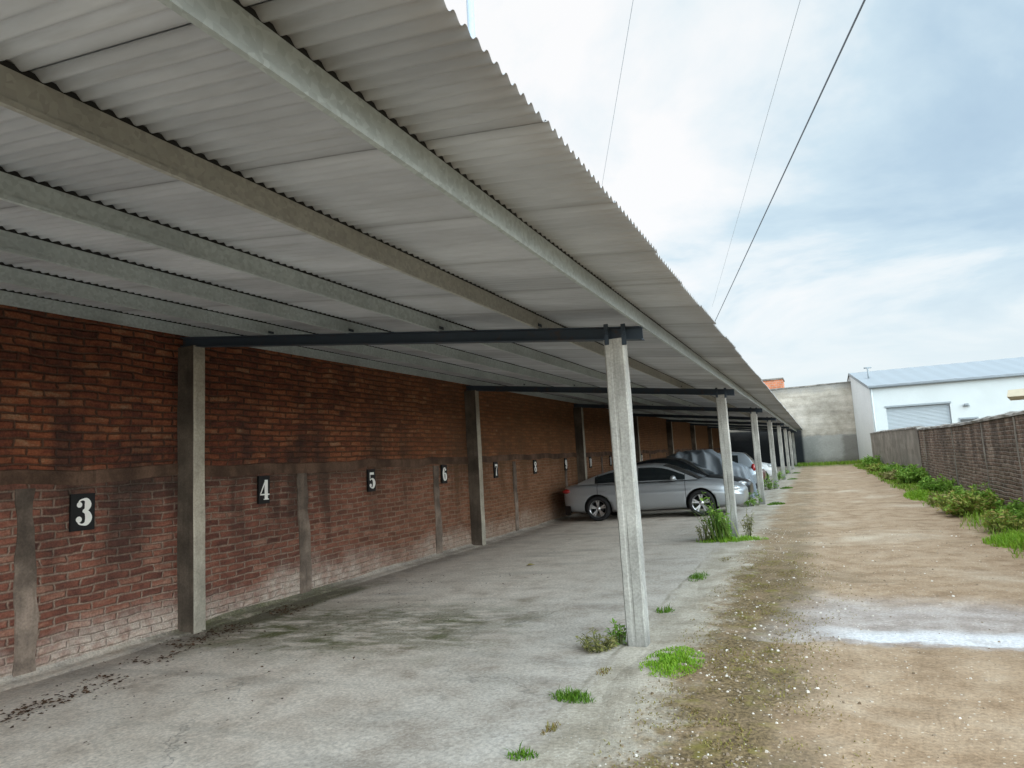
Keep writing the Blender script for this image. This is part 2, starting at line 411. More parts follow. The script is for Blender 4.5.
def render_wall_mat():
    k = Mat('rough_grey_render', .95, 0, .1)
    p = k.pos(); x, y, z = k.xyz(p)
    big = k.noise(k.scale(p, (.8, 1, 1.2)), .55, 6, .62); mid = k.noise(p, 1.8, 6, .65); cour = k.noise(k.scale(p, (.25, 1, 3.2)), 1.0, 4)
    fine = k.noise(p, 16, 4)
    col = k.ramp(k.m('ADD', k.m('MULTIPLY', big, .6), k.m('MULTIPLY', mid, .4)), [(.32, (.25, .23, .195)), (.46, (.41, .375, .32)), (.56, (.51, .47, .41)), (.70, (.61, .58, .53))])
    col = k.mul(col, k.rng(cour, .35, .65, .86, 1.08))
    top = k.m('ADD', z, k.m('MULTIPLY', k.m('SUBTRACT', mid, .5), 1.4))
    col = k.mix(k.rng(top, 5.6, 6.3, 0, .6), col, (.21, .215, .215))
    lo = k.m('ADD', z, k.m('MULTIPLY', k.m('SUBTRACT', mid, .5), .5))
    col = k.mix(k.rng(lo, 2.35, 2.2, 0, .85), col, (.36, .365, .35))
    rt = k.m('MULTIPLY', k.rng(lo, 2.35, 2.1), k.rng(k.m('ADD', x, k.m('MULTIPLY', mid, .9)), 2.2, 2.65))
    col = k.mix(k.m('MULTIPLY', rt, .7), col, (.16, .15, .135))
    col = k.mix(k.m('MULTIPLY', k.rng(lo, 2.5, 2.1), k.rng(k.m('ADD', x, mid), 1.3, .2, 0, .55)), col, (.19, .20, .19))
    col = k.mix(k.rng(lo, .7, .0, 0, .7), col, (.12, .12, .09))
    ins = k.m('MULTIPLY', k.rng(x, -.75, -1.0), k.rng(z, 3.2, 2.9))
    col = k.mix(k.m('MULTIPLY', ins, .93), col, (.012, .016, .022))  # stretch under the carport roof coloured near black as painted interior shade
    col = k.mul(col, k.rng(fine, .3, .7, .88, 1.1))
    k.col(col); k.bump(mid, .5, .06); k.bump(fine, .3, .02); return k.mat
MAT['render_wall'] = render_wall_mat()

def orange_mat():
    k = Mat('orange_hollow_brick', .9, 0, .15)
    p = k.pos(); x, y, z = k.xyz(p)
    b = k.n('ShaderNodeTexBrick'); k.put(b.inputs['Vector'], k.vec(x, z, 0))
    for q, v in (('Scale', 1.0), ('Mortar Size', .012), ('Brick Width', .33), ('Row Height', .19)): k.put(b.inputs[q], v)
    b.inputs['Color1'].default_value = (.52, .19, .10, 1); b.inputs['Color2'].default_value = (.62, .25, .14, 1); b.inputs['Mortar'].default_value = (.4, .36, .32, 1)
    k.col(k.mul(b.outputs['Color'], k.rng(k.noise(p, 3, 4), .3, .7, .85, 1.1))); return k.mat
MAT['orange_brick'] = orange_mat()

# ---------------------------------------------------------------- measured layout (metres; the camera stands at x=0, y=0)
XW = -6.95            # face of the brick wall
Y1, S = 5.73, 7.359   # first row of posts, spacing
ROWS = [Y1 + k*S for k in range(-1, 8)]
YEND = 59.4
def floor_z(x): return -.155*min(1.3, max(0, (-1.5-x)/5.2))
KB = .1095
def beam_z(x): return 2.612 - KB*(x+1.447)      # underside of the beams
BH, PH = .118, .130
def purl_z(x): return beam_z(x) + BH
def roof_z(x): return purl_z(x) + PH + .018

# ---------------------------------------------------------------- ground
g = MB()
xs = [-400, -60, -20, -7.2, 3.8, 20, 60, 400]; ys = [-400, -60, -8, 62, 100, 400]
g.loft([[(x, y, -.42) for x in xs] for y in ys], smooth=False)
tag(g.build('ground', MAT['soil']), kind='structure')

def frange(a, b, st):
    n = max(1, round((b-a)/st)); return [a+(b-a)*i/n for i in range(n+1)]
def fb(x, y, s, o=4): return mn.fractal(Vector((x*s, y*s, 3.7)), 1.0, 2.0, o)
ysl = frange(-6, 2, .5)[:-1] + frange(2, 12, .07)[:-1] + frange(12, 25, .16)[:-1] + frange(25, 60.5, .5)
def slab_h(x, y): return floor_z(x) + .006*fb(x, y, .9) + .002*fb(x, y, 6, 2)
g = MB()
g.loft([[(x, y, slab_h(x, y)) for x in frange(-7.2, -.92, .11)] for y in ysl])
tag(g.build('carport_floor', MAT['slab']), kind='structure')
def alley_h(x, y):
    e = sstep(-2.15, -1.15, x)
    h = -.085 + .10*e + .016*fb(x, y, .75) + (.010*fb(x+9, y, 2.6) + .004*fb(x, y, 9, 2))*e
    # wheel ruts and the shallow dip of the pale crossing
    h -= .018*math.exp(-((x-.35)/.32)**2) + .018*math.exp(-((x-1.9)/.32)**2)
    h -= .014*sstep(6.0, 6.25, y)*sstep(8.1, 7.0, y)*sstep(-.6, .3, x)
    h += .05*sstep(2.3, 3.4, x)
    return h
g = MB()
g.loft([[(x, y, alley_h(x, y)) for x in frange(-2.15, -.4, .05)[:-1] + frange(-.4, 3.9, .09)] for y in ysl])
tag(g.build('alley', MAT['alley']), kind='structure')

# ---------------------------------------------------------------- brick wall with pillars
w = thing('brick_wall', 'long shaded red brick wall with concrete pillars at the back of the carport', 'wall', (XW, 28, 0))
def loc(mb, name, m, parent, bevel=0):      # mesh given in world coordinates, parented to a moved empty
    o = mb.build(name, m, None, bevel)
    o.data.transform(Matrix.Translation(-Vector(parent.location)))
    o.parent = parent
    return o
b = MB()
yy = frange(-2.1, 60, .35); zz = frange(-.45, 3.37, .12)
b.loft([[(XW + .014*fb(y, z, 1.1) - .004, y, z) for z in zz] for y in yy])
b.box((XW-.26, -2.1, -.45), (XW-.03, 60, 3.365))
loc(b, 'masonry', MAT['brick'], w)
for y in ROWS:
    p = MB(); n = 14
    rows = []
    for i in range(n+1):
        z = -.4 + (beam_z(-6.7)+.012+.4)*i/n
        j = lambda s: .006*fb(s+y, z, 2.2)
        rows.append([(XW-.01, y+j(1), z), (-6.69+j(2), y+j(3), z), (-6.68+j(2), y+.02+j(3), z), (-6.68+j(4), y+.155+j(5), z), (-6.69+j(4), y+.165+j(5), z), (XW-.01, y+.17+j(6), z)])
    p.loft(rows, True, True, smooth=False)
    for q_ in range(n): p.mi[q_*6] = 1  # near faces take the shade-toned copy
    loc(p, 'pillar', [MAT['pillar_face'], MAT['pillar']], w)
y0 = ROWS[0]
ends = [(a+.172, c) for a, c in zip(ROWS, ROWS[1:])] + [(ROWS[-1]+.172, 59.9)]
for a, c in ends:
    p = MB(); rows = []
    for y in frange(a+.003, c-.003, .3):
        j = .010*fb(y, 1, 3); t = .035*fb(y, 7, 1.7)
        rows.append([(XW-.02, y, 1.63+t), (XW+.014+j, y, 1.62+t*1.6), (XW+.019+j, y, 1.70+t), (XW+.014+j, y, 1.755+t*1.3), (XW-.02, y, 1.775+t)])
    p.loft(rows, True, True, smooth=False)
    loc(p, 'concrete_band', MAT['band'], w)
sy = 4.05 - 3.83
while sy < 58:
    if not any(-.2 < sy - q < .5 for q in ROWS):
        p = MB(); rows = []
        for i in range(16):
            z = -.35 + (1.60+.35)*i/15
            j = lambda s: .045*fb(s*2.3+sy, z, 1.9) + (.035*(1-i/15) if s == 2 else 0)
            rows.append([(XW-.02, sy-.1+j(1), z), (XW+.014+j(4)*.3, sy-.095+j(1), z), (XW+.016+j(5)*.3, sy+.08+j(2), z), (XW-.02, sy+.085+j(2), z)])
        p.loft(rows, True, True, smooth=False)
        loc(p, 'wall_strip', MAT['strip'], w)
    sy += 3.83
p = MB()      # rough footing along the wall
p.loft([[(XW-.02, y, -.085 + .02*fb(y, 2, 1)), (XW+.03, y, -.135+.015*fb(y, 2, 1)), (XW+.10+.03*fb(y, 5, 1.5), y, -.144+.006*fb(y, 9, 2)), (XW+.22+.06*fb(y, 3, .8), y, -.146+.006*fb(y, 9, 2)), (XW+.30+.06*fb(y, 3, .8), y, -.2)] for y in frange(-2.05, 59.8, .2)])
loc(p, 'footing', MAT['slab'], w)

# ---------------------------------------------------------------- numbered bay signs
def cat(pts, per=8):
    out = []
    for i in range(len(pts)-1):
        p0, p1, p2, p3 = pts[max(i-1, 0)], pts[i], pts[i+1], pts[min(i+2, len(pts)-1)]
        for k in range(per):
            t = k/per
            out.append(tuple(.5*(2*b_ + (c_-a_)*t + (2*a_-5*b_+4*c_-d_)*t*t + (3*b_-a_-3*c_+d_)*t**3) for a_, b_, c_, d_ in zip(p0, p1, p2, p3)))
    out.append(pts[-1]); return out
GL = {
 '1': [[(.34, .0, .24), (.34, .99, .24)], [(.12, .025, .05), (.56, .025, .05)], [(.32, .95, .08), (.10, .84, .06)]],
 '2': [[(.15, .74, .05), (.16, .88, .06), (.30, .97, .08), (.45, .90, .18), (.51, .74, .25), (.44, .55, .18), (.24, .32, .08), (.12, .12, .06)], [(.08, .1, .19), (.56, .1, .19)], ('o', .17, .74, .10)],
 '3': [[(.13, .80, .05), (.18, .92, .06), (.31, .97, .07), (.44, .93, .18), (.50, .77, .26), (.44, .60, .18), (.31, .535, .07)], [(.29, .53, .06), (.45, .47, .19), (.53, .27, .27), (.45, .08, .19), (.30, .03, .07), (.16, .08, .06), (.11, .2, .05)], ('o', .17, .775, .105), ('o', .155, .225, .115)],
 '4': [[(.44, .0, .22), (.44, .99, .22)], [(.40, .97, .08), (.05, .28, .06)], [(.02, .26, .07), (.66, .26, .07)], [(.26, .02, .05), (.62, .02, .05)]],
 '5': [[(.12, .92, .15), (.55, .92, .15)], [(.14, .95, .06), (.13, .50, .06)], [(.13, .50, .05), (.28, .59, .08), (.46, .52, .19), (.54, .31, .27), (.45, .09, .19), (.30, .03, .07), (.15, .09, .06)], ('o', .165, .19, .11)],
 '6': [[(.50, .84, .05), (.36, .96, .07), (.21, .85, .19), (.14, .5, .26), (.21, .13, .19), (.34, .03, .07), (.47, .12, .19), (.52, .30, .24), (.46, .49, .17), (.34, .56, .06), (.22, .48, .05)], ('o', .45, .82, .09)],
 '7': [[(.08, .91, .17), (.58, .91, .17)], [(.56, .9, .07), (.36, .5, .13), (.29, .0, .26)], [(.09, .72, .05), (.09, .95, .05)]],
 '8': [[(.32, .97, .06), (.47, .88, .17), (.49, .74, .20), (.32, .54, .14), (.12, .27, .21), (.18, .09, .15), (.32, .03, .06)], [(.32, .97, .06), (.17, .88, .17), (.15, .74, .20), (.32, .54, .14), (.52, .27, .21), (.46, .09, .15), (.32, .03, .06)]],
 '0': [[(.32, .97, .06), (.17, .80, .2), (.12, .5, .26), (.17, .2, .2), (.32, .03, .06)], [(.32, .97, .06), (.47, .80, .2), (.52, .5, .26), (.47, .2, .2), (.32, .03, .06)]],
}
def rot6(g_): return [tuple([g_[0]] + [.64-g_[1], 1-g_[2], g_[3]]) if g_[0] == 'o' else [(.64-x, 1-y, w_) for x, y, w_ in g_] for g_ in GL['6']] if False else None
GL['9'] = [(('o', .64-q[1], 1-q[2], q[3]) if q[0] == 'o' else [(.64-x, 1-y, w_) for x, y, w_ in q]) for q in GL['6']]
def glyph(mb, ch, oy, oz, hgt, x0, wid=1.0):
    """flat numeral in the y-z plane, facing +x (reads left to right along +y)"""
    for n_, st in enumerate(GL[ch]):
        xx = x0 + .0004*n_
        if st[0] == 'o':
            ring = [(xx, oy+(st[1]+st[3]*math.cos(a*math.pi/10))*hgt*wid, oz+(st[2]+st[3]*math.sin(a*math.pi/10))*hgt) for a in range(20)]
            mb.add(ring, [tuple(range(20))])
        else:
            pts = cat(st) if len(st) > 2 else st
            L_, R_ = [], []
            for i, (px, py, pw) in enumerate(pts):
                q0, q1 = pts[max(i-1, 0)], pts[min(i+1, len(pts)-1)]
                tx, ty = q1[0]-q0[0], q1[1]-q0[1]; l = math.hypot(tx, ty) or 1
                nx, ny = -ty/l*pw/2, tx/l*pw/2
                L_.append((xx, oy+(px+nx)*hgt*wid, oz+(py+ny)*hgt)); R_.append((xx, oy+(px-nx)*hgt*wid, oz+(py-ny)*hgt))
            mb.loft([R_, L_], smooth=False)
SIGN_Z = {0: 1.33, 1: 1.405, 2: 1.415}
SIGN_TXT = {0: 'black sign with a large white 3 on the wall nearest the camera', 1: 'black sign with a white 4 on the brick beyond the first pillar',
  2: 'black sign with a white 5 between two wall strips', 3: 'black sign with a white 6 over a pale wall strip', 4: 'small black sign reading 7 just past the second pillar',
  5: 'small black sign reading 8 midway between second and third pillars', 6: 'small black sign reading 9 above the tail of the silver car',
  7: 'pale numbered sign reading 10 beside the third pillar above the silver car', 8: 'numbered sign reading 11 behind the dark sedan', 9: 'numbered sign reading 12 on the shaded wall beyond the dark sedan', 10: 'numbered sign reading 13 on dark wall behind the covered car'}
for i in range(11):
    y = 4.575 + 2.452*i + (.05 if i else .0); z = SIGN_Z.get(i, 1.425)
    hh, ww = (.375, .25) if i == 0 else (.375, .205)
    xs_ = XW + (.042 if i == 3 else .03)
    t = thing('number_sign', SIGN_TXT[i], 'sign', (xs_, y, z), 0, 'bay number signs on the brick wall')
    t.rotation_euler = (R(rng.uniform(-1.2, 1.2)), 0, 0)
    p = MB(); p.box((-.025, -ww/2, -hh/2), (.004, ww/2, hh/2)); p.build('plate', MAT['black'], t, .002)
    p = MB(); txt = str(i+3)
    gh = .27
    if len(txt) == 1: glyph(p, txt, -.32*gh, -gh/2, gh, .0065)
    else:
        glyph(p, txt[0], -.60*gh+.04, -gh/2, gh, .0065, .62); glyph(p, txt[1], -.08*gh+.02, -gh/2, gh, .0065, .62)
    p.build('numeral', MAT['white_num'], t)

# ---------------------------------------------------------------- carport
cp = thing('carport', 'long open carport with corrugated metal roof on concrete posts', 'carport', (-1.52, Y1, 0))
# corrugated roof, one overlapping sheet after another
b = MB(); pitch = .0681; amp = .0115
nsheet = int((YEND+2.263)/SHEET)
for s_ in range(nsheet):
    a0 = -2.263 + s_*SHEET
    xe = -.765 + rng.uniform(-.012, .012)
    cols = frange(a0, a0+SHEET+.045, pitch/8)
    xr = [xe, -2.0, -4.0, -7.15]
    b.loft([[(x, y, roof_z(x) + amp*math.cos(2*math.pi*y/pitch) + .005*(y-a0)/SHEET + .004*fb(x, y, .5)) for x in xr] for y in cols])
loc(b, 'roof_sheet', MAT['roof'], cp)
for x, m_ in ((-1.28, 'galv'), (-2.25, 'galv_old'), (-3.31, 'galv'), (-4.42, 'galv'), (-5.54, 'galv'), (-6.74, 'galv')):
    p = MB(); z0 = purl_z(x); h = PH; fl = .015; th = .004; l = .010
    prof = [(.009, z0), (.009, z0+.022), (0, z0+.022), (0, z0+h), (-fl, z0+h+KB*fl), (-fl, z0+h-l), (-fl+th, z0+h-l), (-fl+th, z0+h-th), (-th, z0+h-th), (-th, z0+th), (-fl+th, z0+th), (-fl+th, z0+l), (-fl, z0+l), (-fl, z0)]
    p.loft([[(x+q, y, zq+.004*fb(x, y, .25)) for q, zq in prof] for y in frange(-2.1, YEND, 1.2)], True, True, smooth=False)
    po = loc(p, 'purlin', MAT[m_], cp)
    q = MB(); q.loft([[(x-.004, y, z0+h+.001+.004*fb(x, y, .25)), (x-.004, y, z0+h+.026+.004*fb(x, y, .5)), (x-.045, y, z0+h+.031+.004*fb(x, y, .5)), (x-.045, y, z0+h+.006+.004*fb(x, y, .25))] for y in frange(-2.1, YEND, 1.2)], True, True, smooth=False)  # black strip added above the purlin to paint the shaded gap under the sheets
    o = q.build('gap_shade_strip', MAT['rubber'], None); o.data.transform(Matrix.Translation(-Vector(cp.location))); o.parent = po
for y in ROWS:
    p = MB()                      # I-beam
    y0_, y1_ = y+.02, y+.12; xa, xb = -6.94, -1.285
    ym = (y0_+y1_)/2
    prof = [(y0_, 0), (y1_, 0), (y1_, .010), (ym+.006, .014), (ym+.006, BH-.014), (y1_, BH-.010), (y1_, BH-.001), (y0_, BH-.001), (y0_, BH-.010), (ym-.006, BH-.014), (ym-.006, .014), (y0_, .010)]
    p.loft([[(x, q, beam_z(x)+zq) for q, zq in prof] for x in (xa, xb)], True, True, smooth=False)
    bo = loc(p, 'beam', MAT['beam'], cp)
    for xk in (-1.595, -1.44):
        q = MB(); zc = beam_z(xk)
        q.box((xk-.02, y-.004, zc-.05), (xk+.02, y+.014, zc+BH+.02)); q.box((xk-.011, y-.02, zc+BH*.35), (xk+.011, y-.004, zc+BH*.6))
        o = q.build('clamp', MAT['beam'], None, .002); o.data.transform(Matrix.Translation(-Vector(cp.location))); o.parent = bo
    for xk in (-2.25, -3.31, -4.42, -5.54):
        q = MB(); zc = purl_z(xk)
        q.hexa([(xk+.001, y+.03, zc+.001), (xk+.007, y+.03, zc+.001), (xk+.007, y+.11, zc+.001), (xk+.001, y+.11, zc+.001), (xk+.001, y+.03, zc+.05), (xk+.007, y+.03, zc+.05), (xk+.007, y+.11, zc+.05), (xk+.001, y+.11, zc+.05)])
        o = q.build('cleat', MAT['beam'], None); o.data.transform(Matrix.Translation(-Vector(cp.location))); o.parent = bo
for y in ROWS:                    # posts, cast in rough shuttering
    p = MB(); n = 26; rows = []
    top = beam_z(-1.6)-.002
    for i in range(n+1):
        z = -.35 + (top+.35)*i/n; tp = 1 if z > 0 else 1.0
        j = lambda s: .007*fb(s*3.1+y, z, 2.1, 5)
        x0_, x1_ = -1.612-.012*z/2.6, -1.442-.004*z/2.6
        ya, yb = y, y+.145
        c_ = .012
        zt = z if i < n else z
        rows.append([(x0_+j(1), ya+c_, zt), (x0_+c_+j(1), ya+j(2), zt), (x0_+.052, ya+j(2), zt), (x0_+.062, ya+.003+j(3), zt), (x0_+.078, ya+.003+j(3), zt), (x0_+.088, ya+j(4), zt), (x1_-c_+j(5)*.5, ya+j(4), zt), (x1_+j(5)*.5, ya+c_, zt), (x1_+j(6), yb-c_, zt), (x1_-c_+j(6), yb, zt), (x0_+c_, yb, zt), (x0_+j(7), yb-c_, zt)])
    p.loft(rows, True, True, smooth=False)
    loc(p, 'post', MAT['post'], cp)

# ---------------------------------------------------------------- cars
def paint(name, c, rough=.25, metal=.4, seams=()):
    k = Mat(name, rough, metal, .5)
    o = k.obj(); x, y, z = k.xyz(o)
    col = k.mix(k.noise(o, 2, 3), tuple(q*.93 for q in c), c)
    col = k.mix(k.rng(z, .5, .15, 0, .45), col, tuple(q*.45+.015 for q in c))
    for s_ in seams:
        a = k.m('ABSOLUTE', k.m('SUBTRACT', x, s_))
        f = k.m('MULTIPLY', k.rng(a, .012, .004, 0, .85), k.m('GREATER_THAN', k.m('ABSOLUTE', y), .72))
        f = k.m('MULTIPLY', f, k.m('GREATER_THAN', z, .3))
        col = k.mix(f, col, (.01, .01, .01))
    k.col(col); k.b.inputs['Coat Weight'].default_value = .25; k.b.inputs['Coat Roughness'].default_value = .08
    return k.mat

def make_car(name, label, loc_, rz, pm, sp, group=None):
    """sp: zt, zb, w tables along x (rear to front), zr roof line, belt, wheels, windows"""
    t = thing(name, label, 'car', loc_, rz, group)
    b = MB(); rows = []
    for x in sp['st']:
        zb_, zt_, w_ = lerp(sp['zb'], x), lerp(sp['zt'], x), lerp(sp['w'], x); d = zt_-zb_
        half = [(w_*.80, zb_), (w_*.94, zb_+.05), (w_*.985, zb_+.30*d), (w_*.995, zb_+.48*d), (w_*1.004, zb_+.64*d), (w_*.978, zb_+.68*d), (w_*.968, zt_-.10*d-.02), (w_*.93, zt_-.015), (w_*.55, zt_+.022), (0, zt_+.03)]
        rows.append([(x, -q, z) for q, z in half] + [(x, q, z) for q, z in half[-2::-1]])
    n = len(rows[0])
    b.loft([[p for p in r_] for r_ in rows], True, True)
    o = b.build('body', [pm, MAT['black_plastic']], t)
    md = o.modifiers.new('s', 'SUBSURF'); md.levels = md.render_levels = 2
    baked(o)
    for xa in sp['ax']:
        for sgn in (-1, 1):
            c = MB(); R_ = sp['rw']+.055
            c.lathe([(0, .60*sgn), (R_, .60*sgn), (R_, 1.2*sgn), (0, 1.2*sgn)], 40, c=(xa, 0, sp['rw']), mi=1)
            if sgn > 0: c.f = [f[::-1] for f in c.f]
            co = c.build('cutter', [pm, MAT['black_plastic']], t)
            bm = bmesh.new(); bm.from_mesh(co.data); bmesh.ops.recalc_face_normals(bm, faces=bm.faces); bm.to_mesh(co.data); bm.free()
            md = o.modifiers.new('b', 'BOOLEAN'); md.object = co; md.operation = 'DIFFERENCE'; md.solver = 'EXACT'
            md.material_mode = 'INDEX'
            baked(o)
            bpy.data.objects.remove(co)
    # cabin: one surface cut into roof, glazing and pillars
    zr, bl = sp['zr'], sp['belt']; wb = sp['wb']
    X = sp['cx']; sides = [0, .06, .12, .3, .5, .7, .86, 1.0]; tops = [1.0, .93, .8, .5, .2, 0]
    grid = []
    for x in X:
        zc, z0 = lerp(zr, x), lerp(bl, x); h = max(0, zc-z0); wbx = lerp(wb, x)
        wt = wbx - .40*h - .15*h*h
        row = []
        for s_ in sides: row.append((x, -(wbx + (wt-wbx)*s_ - .02*math.sin(math.pi*s_)*-1*min(1, h*3)), z0 + h*s_))
        for q in tops[1:]: row.append((x, -wt*q, zc + .035*(1-q*q)*min(1, h*4+.25)))
        row = row + [(p[0], -p[1], p[2]) for p in row[-2::-1]]
        grid.append(row)
    ns = len(sides)-1; m_ = len(grid[0])
    parts = {}
    for i in range(len(X)-1):
        xm = (X[i]+X[i+1])/2
        hh_ = lerp(zr, xm)-lerp(bl, xm)
        for k in range(m_-1):
            kk = k if k < (m_-1)/2 else m_-2-k
            side = kk < ns
            key = 'roof'
            if side:
                smid = (sides[kk]+sides[kk+1])/2
                for wi, (a, c_) in enumerate(sp['win']):
                    if a < xm < c_ and .06 < smid < .86 and hh_ > .10: key = ('side_window', wi, k < m_/2)
            else:
                q = (tops[kk-ns]+tops[kk-ns+1])/2
                if xm > sp['ws'] and q < .93: key = ('windshield', 0, 0)
                elif xm < sp['rs'] and q < .80 and xm > sp.get('re', -9): key = ('rear_window', 0, 0)
            parts.setdefault(key, []).append([grid[i][k], grid[i+1][k], grid[i+1][k+1], grid[i][k+1]])
    for key, fs in parts.items():
        q = MB()
        for f in fs: q.add(f, [(0, 1, 2, 3)], 0, True)
        q.build(key if key == 'roof' else key[0], pm if key == 'roof' else MAT['glass'], t)
    rw = sp['rw']
    for xa in sp['ax']:
        for sgn in (-1, 1):
            yo = sgn*(sp['track'])
            hub = MB(); hub.lathe([(0, -.05), (.13, -.05), (.13, .03), (0, .03)], 24)
            h_ = hub.build('wheel', MAT['black_plastic'], t); h_.location = (xa, yo, rw)
            if sgn > 0: h_.rotation_euler = (0, 0, math.pi)
            ty = MB(); ty.lathe([(rw*.69, -.10), (rw*.88, -.112), (rw*.97, -.095), (rw, -.06), (rw, .06), (rw*.97, .095), (rw*.88, .11), (rw*.69, .10), (rw*.69, -.10)], 44)
            ty.build('tyre', MAT['rubber'], h_)
            rm = MB(); rr = rw*.70
            rm.lathe([(rr, -.10), (rr*.93, -.088), (rr*.93, .09), (rr, .10)], 44)
            for s_ in range(5):
                for dd in (-.17, .17):
                    a = 2*math.pi*s_/5 + .3
                    ca, sa = math.cos(a), math.sin(a); cb, sb = math.cos(a+dd), math.sin(a+dd)
                    p0 = Vector((.05*ca, -.072, .05*sa)); p1 = Vector((rr*.95*cb, -.088, rr*.95*sb))
                    dr = (p1-p0).normalized(); sd = Vector((-dr.z, 0, dr.x))*.017
                    yv = Vector((0, .03, 0))
                    rm.hexa([p0-sd, p0+sd, p1+sd*1.2, p1-sd*1.2, p0-sd+yv, p0+sd+yv, p1+sd*1.2+yv, p1-sd*1.2+yv])
            rm.lathe([(.0, -.085), (.055, -.082), (.065, -.06), (.065, -.02)], 20)
            rm.build('rim', MAT['alu'], h_)
    for sgn in (-1, 1):
        q = MB(); mx, mz = sp['mir']
        my = sgn*(lerp(sp['w'], mx)+.085)
        q.ball((mx, my, mz), (.075, .105, .07)); q.tube([(mx+.03, my-sgn*.06, mz-.03), (mx+.05, my-sgn*.17, mz-.05)], .02)
        q.build('mirror', pm, t)
        for hx in sp['hand']:
            q = MB(); hy = sgn*(lerp(sp['w'], hx)+.002)
            q.ball((hx, hy, sp['hz']), (.10, .022, .018)); q.build('door_handle', pm, t)
        q = MB(); a = sp['hl']
        q.ball((a[0], sgn*a[1], a[2]), a[3]); q.build('headlight', MAT['head'], t)
        q = MB(); a = sp['tl']
        q.ball((a[0], sgn*a[1], a[2]), a[3]); q.build('tail_light', MAT['tail'], t)
    q = MB(); a = sp['bump']
    q.loft([[(x, y, z) for z in (.20, .26, .40, .44)] for x, y in a], smooth=True); q.build('bumper_trim', MAT['black_plastic'], t)
    return t

def stations(lo, hi, extra=()): 
    return sorted(set([round(v, 3) for v in frange(lo, hi, .09)] + list(extra)))
SEDAN = dict(st=[-2.40, -2.37, -2.25, -2.0, -1.7, -1.3, -.8, -.2, .4, .95, 1.3, 1.65, 1.95, 2.2, 2.33, 2.38],
  zt=[(-2.4, .84), (-2.37, .92), (-2.25, .97), (-1.7, .985), (-.8, .965), (.4, .945), (.95, .94), (1.3, .90), (1.65, .85), (1.95, .79), (2.2, .70), (2.33, .62), (2.38, .56)],
  zb=[(-2.4, .44), (-2.37, .36), (-2.25, .26), (-1.9, .20), (1.9, .19), (2.2, .20), (2.33, .24), (2.38, .32)],
  w=[(-2.4, .62), (-2.37, .72), (-2.25, .83), (-2.0, .89), (-1.3, .92), (1.3, .92), (1.95, .86), (2.2, .77), (2.33, .66), (2.38, .52)],
  zr=[(-2.02, .985), (-1.75, 1.09), (-1.4, 1.20), (-1.0, 1.295), (-.6, 1.355), (-.2, 1.38), (.1, 1.375), (.38, 1.335), (.6, 1.265), (1.30, .925)],
  belt=[(-2.02, .985), (-.8, .965), (.4, .945), (1.30, .925)], wb=[(-2.02, .74), (-1.4, .83), (0, .865), (.8, .85), (1.30, .78)],
  cx=stations(-2.02, 1.30, (-.93, .42, -.30, -.22, .98, -1.42)), ax=(-1.375, 1.335), rw=.328, track=.80,
  win=[(-1.42, -.30), (-.22, .98)], ws=.42, rs=-.93, re=-1.85, mir=(.72, 1.0), hand=(-.28, -1.18), hz=.80,
  hl=(2.10, .64, .64, (.20, .17, .07)), tl=(-2.24, .69, .83, (.17, .17, .075)), bump=[(-2.15, -.86), (-2.36, -.74), (-2.425, -.4), (-2.43, .4), (-2.36, .74), (-2.15, .86)])
SEDAN_TALL = dict(SEDAN); SEDAN_TALL['zr'] = [(a, b + .12*sstep(-2.0, -.8, a)*sstep(1.3, .5, a)) for a, b in SEDAN['zr']]
HATCH = dict(st=[-1.95, -1.93, -1.84, -1.6, -1.2, -.6, 0, .5, .9, 1.2, 1.5, 1.78, 1.9, 1.94],
  zt=[(-1.95, .86), (-1.93, .93), (-1.84, .97), (-.6, .96), (.5, .945), (.95, .95), (1.2, .93), (1.5, .86), (1.78, .74), (1.9, .66), (1.94, .58)],
  zb=[(-1.95, .42), (-1.93, .34), (-1.84, .26), (-1.5, .21), (1.5, .20), (1.78, .22), (1.9, .26), (1.94, .34)],
  w=[(-1.95, .66), (-1.93, .74), (-1.84, .80), (-1.6, .83), (1.2, .84), (1.5, .80), (1.78, .70), (1.9, .60), (1.94, .50)],
  zr=[(-1.90, .96), (-1.84, 1.05), (-1.72, 1.26), (-1.58, 1.42), (-1.3, 1.48), (-.6, 1.515), (0, 1.51), (.25, 1.46), (1.15, .945)],
  belt=[(-1.90, .96), (.5, .945), (1.15, .945)], wb=[(-1.90, .72), (-1.5, .77), (0, .79), (.7, .78), (1.15, .72)],
  cx=stations(-1.90, 1.15, (-1.58, .25, -.30, -.22, .85, -1.35, -1.72)), ax=(-1.22, 1.24), rw=.295, track=.72,
  win=[(-1.35, -.30), (-.22, .85)], ws=.25, rs=-1.5, mir=(.62, 1.0), hand=(-.28, -1.12), hz=.80,
  hl=(1.66, .58, .73, (.20, .15, .10)), tl=(-1.83, .68, .90, (.09, .10, .17)), bump=[(-1.75, -.80), (-1.92, -.70), (-1.975, -.4), (-1.98, .4), (-1.92, .70), (-1.75, .80)])
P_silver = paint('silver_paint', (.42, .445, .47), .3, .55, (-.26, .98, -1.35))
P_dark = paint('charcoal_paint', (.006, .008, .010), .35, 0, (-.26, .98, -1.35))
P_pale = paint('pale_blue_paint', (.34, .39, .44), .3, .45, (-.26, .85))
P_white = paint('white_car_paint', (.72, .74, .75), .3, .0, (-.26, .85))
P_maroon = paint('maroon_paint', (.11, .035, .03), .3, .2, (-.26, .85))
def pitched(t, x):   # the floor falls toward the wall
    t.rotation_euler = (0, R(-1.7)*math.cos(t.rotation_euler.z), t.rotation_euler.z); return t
pitched(make_car('parked_car', 'silver sedan parked nose out behind the second post', (-4.08, 18.46, floor_z(-4.08)+.004), 0, P_silver, SEDAN), 0)
